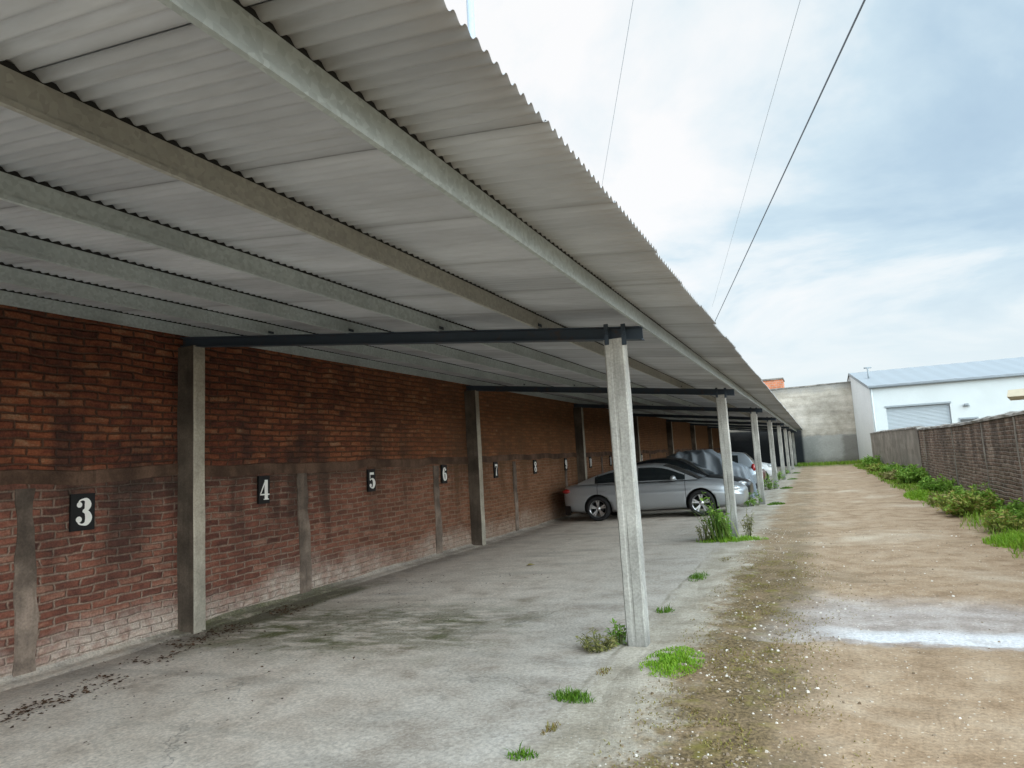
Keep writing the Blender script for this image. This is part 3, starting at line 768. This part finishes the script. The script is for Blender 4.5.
pitched(make_car('parked_car', 'dark charcoal sedan parked just behind the silver sedan', (-4.15, 20.9, floor_z(-4.15)+.004), 0, P_dark, SEDAN_TALL), 0)
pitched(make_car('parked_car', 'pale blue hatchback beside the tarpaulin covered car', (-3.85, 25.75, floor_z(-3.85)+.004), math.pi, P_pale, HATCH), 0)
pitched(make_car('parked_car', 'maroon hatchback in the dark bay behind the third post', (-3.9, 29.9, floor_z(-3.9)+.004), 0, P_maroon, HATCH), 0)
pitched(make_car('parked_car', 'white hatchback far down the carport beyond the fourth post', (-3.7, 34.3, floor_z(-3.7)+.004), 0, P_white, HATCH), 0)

# tarpaulin draped over a car
def cover():
    t = MB(); rows = []; NU, NV = 320, 34
    Lx, Wy = 2.15, .92
    for i in range(NV+1):
        v = i/NV; row = []
        for k in range(NU):
            a = 2*math.pi*k/NU; ca, sa = math.cos(a), math.sin(a)
            sq = (abs(ca)**3.2 + abs(sa)**3.2)**(-1/3.2)
            ux, uy = ca*sq, sa*sq
            if v < .55: q = (v/.55); rr = q*.93; dz = 0
            else: q = 1; rr = .93+.10*((v-.55)/.45)**.6; dz = (v-.55)/.45
            x = Lx*ux*rr; y = Wy*uy*rr*(1-.20*sstep(.85, 1.4, 0)*0)
            top = lerp([(-2.2, .92), (-1.3, 1.06), (-.8, 1.22), (-.45, 1.58), (.1, 1.70), (.9, 1.66), (1.5, 1.22), (2.1, .9), (2.3, .8)], x*.98)
            top -= .20*max(0, rr-.6)*sstep(.8, 1.3, top)*(abs(uy))
            z = top*(1-dz)**.92 + .0
            inw = (1 - .16*sstep(.9, 1.6, z)*(abs(uy)**2))
            fold = (.10*(1-2*abs(math.sin(a*11+1.3*math.sin(a*5)+.5*fb(a, z*.8, 1.5)))) + .045*math.sin(a*47+2+2*fb(a, z, 2)))*(dz**.3) + .02*fb(x, y, 2.4)*(1+dz)
            wr = (.07*(1-2*abs(math.sin(a*11+1.3*math.sin(a*5)))) + .05*fb(x, y, 4.5))*(1-dz)*q*q
            row.append((x+ux*fold*.8, y*inw+uy*fold+0, max(.02, z + wr + .015*fb(x+5, y, 3)*(1-dz) + (.07*fb(a*3, 1, 1)+.1 if i == NV else 0))))
        rows.append(row)
    t.loft(rows, True); o = t.build('car_cover', MAT['tarp'])
    o.location = (-4.1, 23.35, floor_z(-4.1)); o.rotation_euler = (0, R(-1.7), 0)
    tag(o, 'wrinkled grey blue tarpaulin draped over a car between the dark sedan and a hatchback', 'tarpaulin')
cover()

# ---------------------------------------------------------------- alley boundary wall
XA = 3.5
aw = thing('boundary_wall', 'low weathered brick wall with mortar coping on the right of the alley', 'wall', (XA, 28, 0))
def wtop(y): return lerp([(4, 1.98), (15, 1.93), (21, 1.87), (28.5, 1.90), (29, 1.98), (44, 2.08), (52, 2.1)], y)
b = MB(); Z = 12
def strip_wall(y0, y1, st, dx):
    b = MB()
    b.loft([[(XA + dx + .016*fb(y, z_*2, 1.2), y, -.4+(wtop(y)+.4)*z_/Z) for z_ in range(Z+1)] + [(XA+.24, y, wtop(y)), (XA+.24, y, -.4)] for y in frange(y0, y1, st)], smooth=False)
    return b
loc(strip_wall(4, 28.8, .3, 0), 'masonry', MAT['brick_alley'], aw)
loc(strip_wall(28.806, 51.97, .5, -.012), 'plastered_stretch', MAT['plaster'], aw)
b = MB()
b.loft([[(XA-.05+.03*fb(y, 1, 1.5), y, wtop(y)+.005), (XA-.035+.03*fb(y, 4, 1.5), y, wtop(y)+.06+.03*fb(y, 6, 1.8)), (XA+.10, y, wtop(y)+.10+.03*fb(y, 9, 1.8)), (XA+.27, y, wtop(y)+.06), (XA+.27, y, wtop(y)+.005)] for y in frange(4, 51.9, .22)], True, True, smooth=False)
loc(b, 'coping', MAT['coping'], aw)
for y in (8.2, 11.8, 15.6, 18.4, 22.1, 27.4):
    p = MB(); rows = []
    for i in range(14):
        z = -.3 + (wtop(y)+.29)*i/13; j = lambda s: .02*fb(s+y*2, z, 2.4)
        wd = .038
        rows.append([(XA-.006, y-wd+j(1), z), (XA-.018+.02*fb(y, z, 3), y-wd+.01+j(1), z), (XA-.018+.02*fb(y, z, 3), y+wd-.01+j(2), z), (XA-.006, y+wd+j(2), z)])
    p.loft(rows, True, True, smooth=False); loc(p, 'wall_strip', MAT['plaster'], aw)

# ---------------------------------------------------------------- end wall, tank housing, warehouse, house corner
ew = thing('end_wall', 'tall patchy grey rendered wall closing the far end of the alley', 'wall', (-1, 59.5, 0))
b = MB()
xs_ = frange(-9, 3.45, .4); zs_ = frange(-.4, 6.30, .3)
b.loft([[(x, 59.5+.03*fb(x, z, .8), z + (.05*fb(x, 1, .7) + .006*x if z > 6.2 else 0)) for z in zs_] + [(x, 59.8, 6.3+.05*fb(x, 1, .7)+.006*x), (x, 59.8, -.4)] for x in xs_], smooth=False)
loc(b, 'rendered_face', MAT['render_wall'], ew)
b = MB()
b.loft([[(x, 59.44, 6.31+.05*fb(x, 1, .7)+.006*x), (x, 59.44, 6.40+.05*fb(x, 1, .7)+.006*x), (x, 59.84, 6.40+.05*fb(x, 1, .7)+.006*x), (x, 59.84, 6.31+.05*fb(x, 1, .7)+.006*x)] for x in xs_], True, True, smooth=False)
loc(b, 'coping', MAT['coping'], ew)
tk = thing('brick_tower', 'small orange brick block rising behind the end wall', 'building', (-3.3, 62, 0))
b = MB(); b.box((-4.9, 60.6, -.4), (-1.96, 63.4, 7.2)); loc(b, 'wall', MAT['orange_brick'], tk)
b = MB(); b.box((-5.0, 60.5, 7.203), (-1.9, 63.5, 7.33)); loc(b, 'roof_slab', MAT['coping'], tk)

wh = thing('warehouse', 'white warehouse with sloping grey metal roof and wide grey door', 'building', (12, 57, 0))
A = (3.76, 52.0); B_ = (3.05, 59.4); XR = 34; YB = 67
ez, rz_ = 5.28, 6.93
b = MB()
dx0, dx1, dz1 = 4.62, 8.31, 3.80
b.add([(A[0], A[1], -.4), (A[0], A[1], ez), (B_[0], B_[1], rz_), (B_[0], B_[1], -.4)], [(0, 1, 2, 3)], 1)
b.add([(B_[0], B_[1], -.4), (B_[0], B_[1], rz_), (2.4, YB, ez), (2.4, YB, -.4)], [(0, 1, 2, 3)])
b.add([(A[0], 52, -.4), (dx0, 52, -.4), (dx0, 52, ez), (A[0], 52, ez)], [(0, 1, 2, 3)])
b.add([(dx0, 52, dz1), (dx1, 52, dz1), (dx1, 52, ez), (dx0, 52, ez)], [(0, 1, 2, 3)])
b.add([(dx1, 52, -.4), (XR, 52, -.4), (XR, 52, ez), (dx1, 52, ez)], [(0, 1, 2, 3)])
b.add([(XR, 52, -.4), (XR, 59.4, -.4), (XR, 59.4, rz_), (XR, 52, ez)], [(0, 1, 2, 3)])
b.add([(2.4, YB, -.4), (XR, YB, -.4), (XR, YB, ez), (2.4, YB, ez)], [(0, 1, 2, 3)])
for xd, s_ in ((dx0, 1), (dx1, -1)):
    b.add([(xd, 52, -.4), (xd, 52.25, -.4), (xd, 52.25, dz1), (xd, 52, dz1)], [(0, 1, 2, 3)])
b.add([(dx0, 52, dz1), (dx1, 52, dz1), (dx1, 52.25, dz1), (dx0, 52.25, dz1)], [(0, 1, 2, 3)])
loc(b, 'wall', [MAT['wh_wall'], MAT['wh_side']], wh)
b = MB()
n = 60
top = []
for q in frange(0, 1, 1/n):
    x0_, x1_ = A[0]-.10 + (XR+.1-A[0])*q, B_[0]-.10 + (XR+.1-B_[0])*q
    rib = .025 if int(q*n) % 2 == 0 else 0
    top.append([(x0_, 51.88, ez-.05), (x0_, 51.86, ez+.08+rib), (x1_, 59.4, rz_+.13+rib), (x1_-.2, YB+.1, ez+.1+rib), (x1_-.2, YB+.1, ez-.02)])
b.loft(top, smooth=False)
b.add([(A[0]-.10, 51.87, ez-.10), (A[0]-.10, 51.87, ez+.10), (B_[0]-.10, 59.4, rz_+.15), (B_[0]-.10, 59.4, rz_-.06)], [(0, 1, 2, 3)])
loc(b, 'roof', MAT['wh_roof'], wh)
b = MB(); b.tube([(A[0]-.05, 51.80, ez-.04), (XR, 51.80, ez-.04)], .07); loc(b, 'gutter', MAT['wh_trim'], wh)
b = MB(); b.tube([(A[0]+.10, 51.90, ez-.1), (A[0]+.10, 51.90, -.3)], .05)
loc(b, 'downpipe', MAT['wh_wall'], wh)
b = MB()
zz_ = frange(-.3, dz1-.02, .045)
b.loft([[(x, 52.14 + (.02 if i % 2 else 0), z) for x in (dx0+.01, dx1-.01)] for i, z in enumerate(zz_)], smooth=False)
dr = loc(b, 'roller_door', MAT['wh_door'], wh)
b = MB(); b.box((dx0-.08, 51.96, dz1+.003), (dx1+.08, 52.05, dz1+.12)); o = loc(b, 'lintel', MAT['wh_trim'], wh)
b = MB(); b.box((9.02, 51.90, 3.52), (9.38, 51.997, 3.60)); b.box((9.10, 51.72, 3.58), (9.30, 51.95, 3.70)); loc(b, 'wall_lamp', MAT['wh_trim'], wh)
b = MB(); b.box((8.70, 51.96, 1.9), (9.78, 52.05, 2.80)); fr = loc(b, 'window', MAT['wh_trim'], wh)
b = MB(); b.box((8.77, 51.945, 1.97), (9.71, 51.957, 2.70)); o = b.build('pane', MAT['glass'], None); o.data.transform(Matrix.Translation(-Vector(wh.location))); o.parent = fr
b = MB(); b.tube([(4.05, 55.5, 6.0), (4.05, 55.5, 7.0)], .06); b.tube([(3.8, 55.5, 6.98), (4.3, 55.5, 6.98)], .05); loc(b, 'vent_pipe', MAT['wh_trim'], wh)

hs = thing('neighbour_house', 'corner of a cream flat roof showing over the boundary wall at the right edge', 'house', (8, 28, 0))
b = MB(); b.box((7.9, 26.2, -.4), (12, 27.8, 2.72)); loc(b, 'wall', MAT['house'], hs)
b = MB()
b.hexa([(5.5, 25, 2.723), (12.5, 25, 2.723), (12.5, 28, 2.723), (6.25, 28, 2.723), (5.56, 25.05, 2.93), (12.5, 25.05, 3.16), (12.5, 28, 3.16), (6.32, 28, 2.93)])
loc(b, 'roof_slab', MAT['house'], hs)

# ---------------------------------------------------------------- mast and wires
p = MB(); p.tube([(-7.58, 15.7, -.4), (-7.58, 15.7, 16)], [.12, .10], 12)
tag(p.build('mast', MAT['mast']), 'thin pale steel mast rising behind the carport roof', 'mast')

WIRES = []   # filled from measured sky points: (points, radius, label)
def wire(a, c, r, label, sag, ext=(.3, .5)):
    a, c = Vector(a), Vector(c); d = c-a
    p0, p1 = a-d*ext[0], c+d*ext[1]
    p = MB(); L = (p1-p0)
    p.tube([p0+L*t - Vector((0, 0, sag*4*t*(1-t))) for t in frange(0, 1, 1/24)], r, 6)
    tag(p.build('overhead_wire', MAT['wire' if r > .01 else 'wire_thin']), label, 'wire')
wire((1.29, 10.57, 8), (-3.63, 32.96, 8), .017, 'thick dark cable slanting across the sky over the alley', .0, (.85, .6))
wire((-2.01, 10.32, 9), (-4.64, 17.35, 9), .005, 'faint thin wire that meets the roof edge highest up, left of the other wires', .0, (1.5, 2.2))
wire((.18, 15.24, 10), (-2.41, 28.54, 10), .006, 'faint thin wire between the thick cable and the leftmost wire', .0, (1.2, .9))


# ---------------------------------------------------------------- vegetation and ground litter
def ground_at(x, y): return max(slab_h(x, y) if x < -.95 else -9, alley_h(x, y) if x > -2.1 else -9)
def blade(mb, x, y, z, h, w_, lean, az):
    dx, dy = math.cos(az)*lean*h, math.sin(az)*lean*h
    px, py = -math.sin(az)*w_/2, math.cos(az)*w_/2
    mb.add([(x-px, y-py, z), (x+px, y+py, z), (x+dx*.45+px*.8, y+dy*.45+py*.8, z+h*.62), (x+dx*.45-px*.8, y+dy*.45-py*.8, z+h*.62), (x+dx, y+dy, z+h*(1-.25*lean))],
           [(0, 1, 2, 3), (3, 2, 4)])
def tuft(x, y, rx, ry, n, h, mat, label, name='grass_tuft', cat_='grass tuft', group=None, w_=.008, rz=0):
    z0 = ground_at(x, y); t = MB()
    ca, sa = math.cos(rz), math.sin(rz)
    for i in range(n):
        a = rng.uniform(0, 6.283); q = rng.random()**.65
        u, v = rx*q*math.cos(a), ry*q*math.sin(a)
        dx, dy = u*ca-v*sa, u*sa+v*ca
        if mn.noise(Vector((dx*9+x, dy*9+y, 0))) < -.25: continue
        hh_ = h*rng.uniform(.3, 1)*(1-.6*q*q)*(1.5 if rng.random() < .06 else 1)
        blade(t, dx, dy, ground_at(x+dx, y+dy)-z0-.006, hh_, w_*rng.uniform(.6, 1.3), rng.uniform(.2, 1.1), rng.uniform(0, 6.283))
    o = t.build(name, MAT[mat]); o.location = (x, y, z0)
    return tag(o, label, cat_, group)
def leafq(mb, c, d, w_, l, nrm):
    d = d.normalized(); s_ = d.cross(nrm)
    if s_.length < 1e-3: s_ = Vector((1, 0, 0))
    s_.normalize(); up = s_.cross(d)
    mb.add([c, c+d*l*.45+s_*w_/2+up*l*.08, c+d*l-up*l*.1, c+d*l*.45-s_*w_/2+up*l*.08], [(0, 1, 2, 3)])
def weed(x, y, r, h, nst, nl, ls, mat, label, lean=(0, 0), name='weed_clump', cat_='weed', group=None, ry=None):
    z0 = ground_at(x, y); t = thing(name, label, cat_, (x, y, z0), 0, group)
    st, lf = MB(), MB(); ry = ry or r
    for s_ in range(nst):
        a = rng.uniform(0, 6.283); q = rng.random()**.6
        bx_, by_ = r*.55*q*math.cos(a), ry*.55*q*math.sin(a)
        hh_ = h*(rng.uniform(.35, 1) if rng.random() < .85 else rng.uniform(1, 1.35))*(1-.2*q)
        tx, ty = bx_*1.75 + lean[0]*hh_ + rng.uniform(-.1, .1)*h, by_*1.75 + lean[1]*hh_ + rng.uniform(-.1, .1)*h
        pts = [Vector((bx_+(tx-bx_)*k_**1.6, by_+(ty-by_)*k_**1.6, hh_*k_**.9 - .01 + (ground_at(x+bx_, y+by_)-z0)*(1-k_))) for k_ in (0, .3, .6, .85, 1)]
        st.tube(pts, [.006, .005, .004, .003, .0015], 4, False)
        for k in range(nl):
            u = rng.uniform(.08, 1)**.8; i = min(3, int(u*4)); f = u*4-i
            c = pts[i]*(1-f)+pts[i+1]*f
            d = Vector((rng.gauss(0, 1), rng.gauss(0, 1), rng.uniform(-.5, .9)))
            sz = ls*rng.uniform(.5, 1.25)
            leafq(lf, c + d.normalized()*.012, d, sz*.5, sz, Vector((rng.gauss(0, .4), rng.gauss(0, .4), 1)))
    st.build('stems', MAT['stem'], t); lf.build('leaves', MAT[mat], t)
    return t
# tufts along the slab edge
tuft(-1.66, 4.46, .19, .10, 420, .085, 'grass', 'deep green grass tuft on the slab in front of the first post', rz=-.2)
tuft(-1.62, 3.52, .10, .06, 150, .06, 'grass', 'small green grass tuft nearest the camera at the slab edge', rz=.3)
tuft(-1.61, 3.92, .05, .11, 90, .05, 'moss', 'thin olive grass sprig in the slab crack between two green tufts')
tuft(-1.60, 5.02, .06, .10, 60, .05, 'moss', 'sparse yellowish sprig in the slab joint below the first post')
tuft(-1.15, 5.32, .24, .42, 3600, .05, 'grass_bright', 'bright low grass patch on the alley side of the first post', cat_='grass patch')
weed(-1.83, 5.62, .17, .14, 34, 12, .035, 'leaf_dry', 'dry brownish weed on the slab left of the first post')
weed(-1.70, 5.80, .07, .20, 12, 14, .05, 'leaf', 'dark green weed tucked against the back of the first post')
tuft(-1.56, 7.05, .10, .10, 180, .10, 'grass', 'small green tuft just beyond the first post')
tuft(-1.52, 8.95, .13, .30, 260, .10, 'grass', 'elongated green tuft at the slab edge between the first two posts')
tuft(-1.36, 10.4, .10, .2, 90, .06, 'moss', 'thin yellowish grass streak on the slab edge before the second post')
# second post
weed(-1.62, 12.75, .20, .74, 22, 20, .085, 'leaf', 'tall leafy green weed leaning left against the second post', lean=(-.38, 0))
weed(-1.95, 12.62, .22, .36, 22, 10, .045, 'leaf_dry', 'straggly pale dry weed left of the tall weed at the second post')
weed(-1.24, 12.95, .14, .50, 14, 12, .05, 'leaf_dry', 'straggly grey weed on the alley side of the second post')
tuft(-1.50, 12.55, .62, .26, 1500, .13, 'grass_bright', 'wide bright grass patch around the foot of the second post', cat_='grass patch')
t = MB()
for i in range(90):
    x_, y_ = rng.gauss(0, .12), rng.gauss(0, .09)
    blade(t, x_, y_, -.01, rng.uniform(.3, .85), rng.uniform(.014, .032), rng.uniform(.1, .75), math.pi + rng.gauss(0, .9))
o = t.build('grass_clump', MAT['blade_dark']); o.location = (-1.66, 12.62, ground_at(-1.66, 12.62))
tag(o, 'spiky long bladed clump arching left at the foot of the second post', 'grass clump')
for y_, n_, nm in ((20.4, 16, 'third'), (27.8, 26, 'fourth'), (35.15, 26, 'fifth'), (42.5, 18, 'sixth')):
    weed(-1.75, y_-.25, .35, .5 if n_ > 20 else .34, n_, 16, .09, 'leaf', 'green weed clump at the foot of the %s post' % nm)
    tuft(-1.15, y_-.1, .24, .24, 900, .08, 'grass', 'low grass patch on the alley beside the %s post' % nm, cat_='grass patch', w_=.022)
# right margin of the alley
tuft(2.62, 12.0, .50, .75, 3000, .20, 'grass_bright', 'bright green grass patch nearest the camera under the boundary wall', cat_='grass patch', w_=.012)
weed(2.72, 13.3, 0.43, 0.28, 66, 24, 0.072, 'leaf_red', 'reddish weed clump just beyond the nearest bright grass patch', ry=.6)
weed(3.12, 14.3, 0.36, 0.34, 66, 26, 0.090, 'leaf', 'fresh green leafy weed against the boundary wall beyond the nearest reddish clump', ry=.9)
weed(2.66, 16.4, 0.58, 0.44, 110, 28, 0.090, 'leaf_red', 'largest mixed reddish and green bush in the middle of the weed strip', ry=1.0)
weed(3.10, 17.6, 0.43, 0.44, 66, 26, 0.096, 'leaf', 'green leafy bush behind the largest reddish bush by the boundary wall', ry=1.0)
weed(2.55, 18.6, 0.34, 0.27, 44, 20, 0.084, 'leaf_dry', 'low dull olive weed beside the far end of the largest bush', ry=.7)
tuft(2.62, 21.6, .50, 1.9, 3200, .22, 'grass_bright', 'long bright green grass patch midway along the boundary wall', cat_='grass patch', w_=.018)
weed(3.05, 22.6, 0.45, 0.41, 66, 22, 0.120, 'leaf', 'green bush at the wall beside the long bright grass patch', ry=1.4)
weed(3.0, 27.6, 0.50, 0.53, 99, 22, 0.144, 'leaf', 'taller dark green bush where the brick changes to plaster', ry=1.5)
weed(2.75, 30.6, 0.45, 0.34, 55, 18, 0.132, 'leaf_dry', 'olive weed clump just past the taller dark green bush', ry=1.3)
weed(3.0, 34.0, 0.50, 0.48, 77, 20, 0.156, 'leaf', 'green bush beside the plastered stretch of the boundary wall', ry=1.6)
weed(2.85, 39.0, 0.56, 0.37, 66, 18, 0.156, 'leaf_red', 'reddish brown clump in the far part of the weed strip', ry=1.6)
weed(3.0, 45.5, 0.56, 0.60, 99, 20, 0.180, 'leaf', 'dark green bush farthest along, before the warehouse corner', ry=2.2)
# uncountable growth and grit
t = MB()
for i in range(22000):
    x_ = rng.uniform(1.9, 3.45); y_ = rng.uniform(10.6, 52)
    if rng.random()*.9+.1 > sstep(2.15, 2.75, x_ + .35*mn.noise(Vector((x_, y_*.6, 2)))): continue
    blade(t, x_, y_, alley_h(x_, y_)-.01, rng.uniform(.05, .13 + .14*max(0, mn.noise(Vector((x_*1.3, y_*.8, 7))) + .3)), .006+.0006*y_, rng.uniform(.2, 1), rng.uniform(0, 6.28))
for i in range(2600):
    x_ = rng.uniform(-1.6, 3.4); y_ = rng.uniform(55, 59.3)
    if rng.random() < sstep(54.5, 59, y_): blade(t, x_, y_, alley_h(x_, y_)-.01, rng.uniform(.08, .34), .035, rng.uniform(.2, .8), rng.uniform(0, 6.28))
tag(t.build('ground_cover', MAT['cover']), 'short green grass along the alley margins and the end wall', 'grass', kind='stuff')
t = MB()
for i in range(15000):
    x_ = rng.gauss(-.62, .34); y_ = 2.6 + 8.5*rng.random()**1.3
    if not -1.25 < x_ < .4: continue
    if mn.noise(Vector((x_*2.2, y_*2.2, 5))) + .5*mn.noise(Vector((x_*7, y_*7, 1))) < .0: continue
    blade(t, x_, y_, alley_h(x_, y_)-.004, rng.uniform(.006, .024), .008, rng.uniform(.4, 1.6), rng.uniform(0, 6.28))
tag(t.build('moss', MAT['moss']), 'sparse brown and yellow moss and dead grass beside the slab', 'moss', kind='stuff')
def stone(mb, x_, y_, z_, r):
    ph = rng.uniform(0, 6.28); rows = []
    k3 = [rng.uniform(.6, 1.2) for _ in range(6)]
    top = [(x_+r*k3[i]*math.cos(ph+i*1.047), y_+r*k3[i]*.8*math.sin(ph+i*1.047), z_) for i in range(6)]
    mb.add([(a, b_, z_-r*.3) for a, b_, c2 in top] + [(x_+(a-x_)*.6, y_+(b_-y_)*.6, z_+r*rng.uniform(.35, .7)) for a, b_, c2 in top],
           [(0, 1, 7, 6), (1, 2, 8, 7), (2, 3, 9, 8), (3, 4, 10, 9), (4, 5, 11, 10), (5, 0, 6, 11), (6, 7, 8, 9, 10, 11)])
k = Mat('pale_gravel', .8, 0, .2)
k.col(k.ramp(k.island(), [(0, (.14, .10, .065)), (.45, (.28, .22, .16)), (.75, (.40, .34, .28)), (.9, (.62, .58, .52)), (1, (.74, .71, .66))])); MAT['gravel'] = k.mat
t = MB()
for i in range(4600):
    x_ = rng.gauss(-.6, .40) if rng.random() < .72 else rng.uniform(-1, 2.3); y_ = 2.5 + 12*rng.random()**1.6
    if not -1.2 < x_ < 2.4: continue
    if x_ < .4 and mn.noise(Vector((x_*1.6, y_*1.3, 8))) < -.12: continue
    stone(t, x_, y_, alley_h(x_, y_), .004 + .014*rng.random()**3.2)
tag(t.build('gravel', MAT['gravel']), 'scattered pale gravel and grit on the packed earth', 'gravel', kind='stuff')
t = MB()
def dead(x_, y_, s_):
    z_ = slab_h(x_, y_) + .004 + rng.random()*.012
    leafq(t, Vector((x_, y_, z_)), Vector((rng.gauss(0, 1), rng.gauss(0, 1), rng.uniform(-.1, .35))), s_*.6, s_, Vector((rng.gauss(0, .3), rng.gauss(0, .3), 1)))
for i in range(1000):
    y_ = rng.uniform(2.8, 7.2); x_ = -6.35 + .55*sstep(5.6, 3.4, y_) + rng.gauss(0, .17) + .25*mn.noise(Vector((y_*1.5, 0, 0)))
    if mn.noise(Vector((y_*2.1, x_*2, 4))) > -.1: dead(x_, y_, rng.uniform(.02, .055))
for i in range(260):
    dead(rng.uniform(-6.4, -3.6), rng.uniform(3, 9.5), rng.uniform(.012, .04))
tag(t.build('leaf_litter', MAT['litter']), 'dark dead leaves and debris swept along the foot of the brick wall', 'leaves', kind='stuff')
lf = MB(); leafq(lf, Vector((0, 0, .012)), Vector((1, .2, .15)), .10, .16, Vector((0, 0, 1))); leafq(lf, Vector((.02, .03, .014)), Vector((.6, .7, .1)), .07, .11, Vector((0, 0, 1)))
o = lf.build('fallen_leaf', plain('yellow_leaf', (.42, .36, .13), .7)); o.location = (-4.45, 10.2, slab_h(-4.45, 10.2))
tag(o, 'single yellow leaf lying alone on the concrete of the empty bays', 'leaf')


# ---------------------------------------------------------------- light, sky, camera
wd = bpy.data.worlds.new('World'); sc.world = wd; wd.use_nodes = True
W = NT(wd.node_tree); bg = wd.node_tree.nodes['Background']
SUN_EL, SUN_AZ = R(25), R(118)      # azimuth clockwise from +y: light arrives from the open, alley side
sky = W.n('ShaderNodeTexSky', sky_type='NISHITA'); sky.sun_disc = False
sky.sun_elevation = SUN_EL; sky.sun_rotation = SUN_AZ
d = W.n('ShaderNodeTexCoord').outputs['Generated']
x, y, z = W.xyz(d)
zc = W.m('MAXIMUM', z, 0.0); k_ = W.m('DIVIDE', 1.0, W.m('ADD', zc, .22))
uv = W.vec(W.m('MULTIPLY', x, k_), W.m('MULTIPLY', y, k_), 0.0)
n1 = W.noise(uv, 1.25, 7, .58, .35)
val = W.m('SUBTRACT', n1, W.m('MULTIPLY', W.m('MULTIPLY', W.rng(x, -.12, .22), W.rng(z, .12, .28)), .15))
val = W.m('ADD', val, W.m('MULTIPLY', W.rng(x, -.02, -.3), .11))
col = W.ramp(val, [(.14, (.45, .61, .77)), (.30, (.54, .71, .85)), (.42, (.69, .85, .95)), (.50, (.90, .98, 1.02)), (.60, (1.06, 1.06, 1.06))])
col = W.mix(W.rng(z, .26, .06, 0, .85), col, (.86, .95, .99))
boost = W.m('MULTIPLY', W.rng(z, .55, .95, 1.0, 1.15), 1/.12)
cl = W.mul(col, boost)
sdv = (math.cos(SUN_EL)*math.sin(SUN_AZ), math.cos(SUN_EL)*math.cos(SUN_AZ), math.sin(SUN_EL))
dp = W.n('ShaderNodeVectorMath', operation='DOT_PRODUCT'); W.put(dp.inputs[0], d); dp.inputs[1].default_value = sdv
cl = W.mul(cl, W.rng(dp.outputs['Value'], .0, 1.0, 1.0, 5.3))
cl = W.mix(1.0, cl, W.mix(W.rng(dp.outputs['Value'], .1, .8), (1, 1, 1), (1.03, 1.0, .95)), 'MULTIPLY')      # glow added around the sun, out of view, to light the carport floor
W.put(bg.inputs[0], W.mix(.90, sky.outputs[0], cl))

wd.node_tree.nodes['Background'].inputs[1].default_value = .12

sl = bpy.data.lights.new('sun', 'SUN'); sl.energy = 1.1; sl.angle = R(40); sl.color = (1, .965, .91)
so = link(bpy.data.objects.new('sun', sl))
sd = Vector((math.cos(SUN_EL)*math.sin(SUN_AZ), math.cos(SUN_EL)*math.cos(SUN_AZ), math.sin(SUN_EL)))
so.rotation_euler = sd.to_track_quat('Z', 'Y').to_euler(); so.location = (10, -5, 20)

cam = bpy.data.cameras.new('camera'); co = link(bpy.data.objects.new('camera', cam))
cam.sensor_width = 36; cam.lens = 672.04/1024*36; cam.clip_end = 2000; cam.clip_start = .05
ya, pi_, ro = R(23.868), R(6.565), R(3.2007)
c_, s_ = math.cos(ya), math.sin(ya); cp_, sp_ = math.cos(pi_), math.sin(pi_)
F = Vector((-s_*cp_, c_*cp_, sp_)); U0 = Vector((s_*sp_, -c_*sp_, cp_)); R0 = Vector((c_, s_, 0))
Rt = R0*math.cos(ro) - U0*math.sin(ro); U = R0*math.sin(ro) + U0*math.cos(ro)
M = Matrix((Rt, U, -F)).transposed().to_4x4(); M.translation = (0, 0, 1.6)
co.matrix_world = M
sc.camera = co
sc.view_settings.view_transform = 'Standard'; sc.view_settings.look = 'None'
sc.view_settings.exposure = 0; sc.view_settings.gamma = 1
sc.cycles.use_denoising = True
sc.cycles.max_bounces = 8; sc.cycles.diffuse_bounces = 5
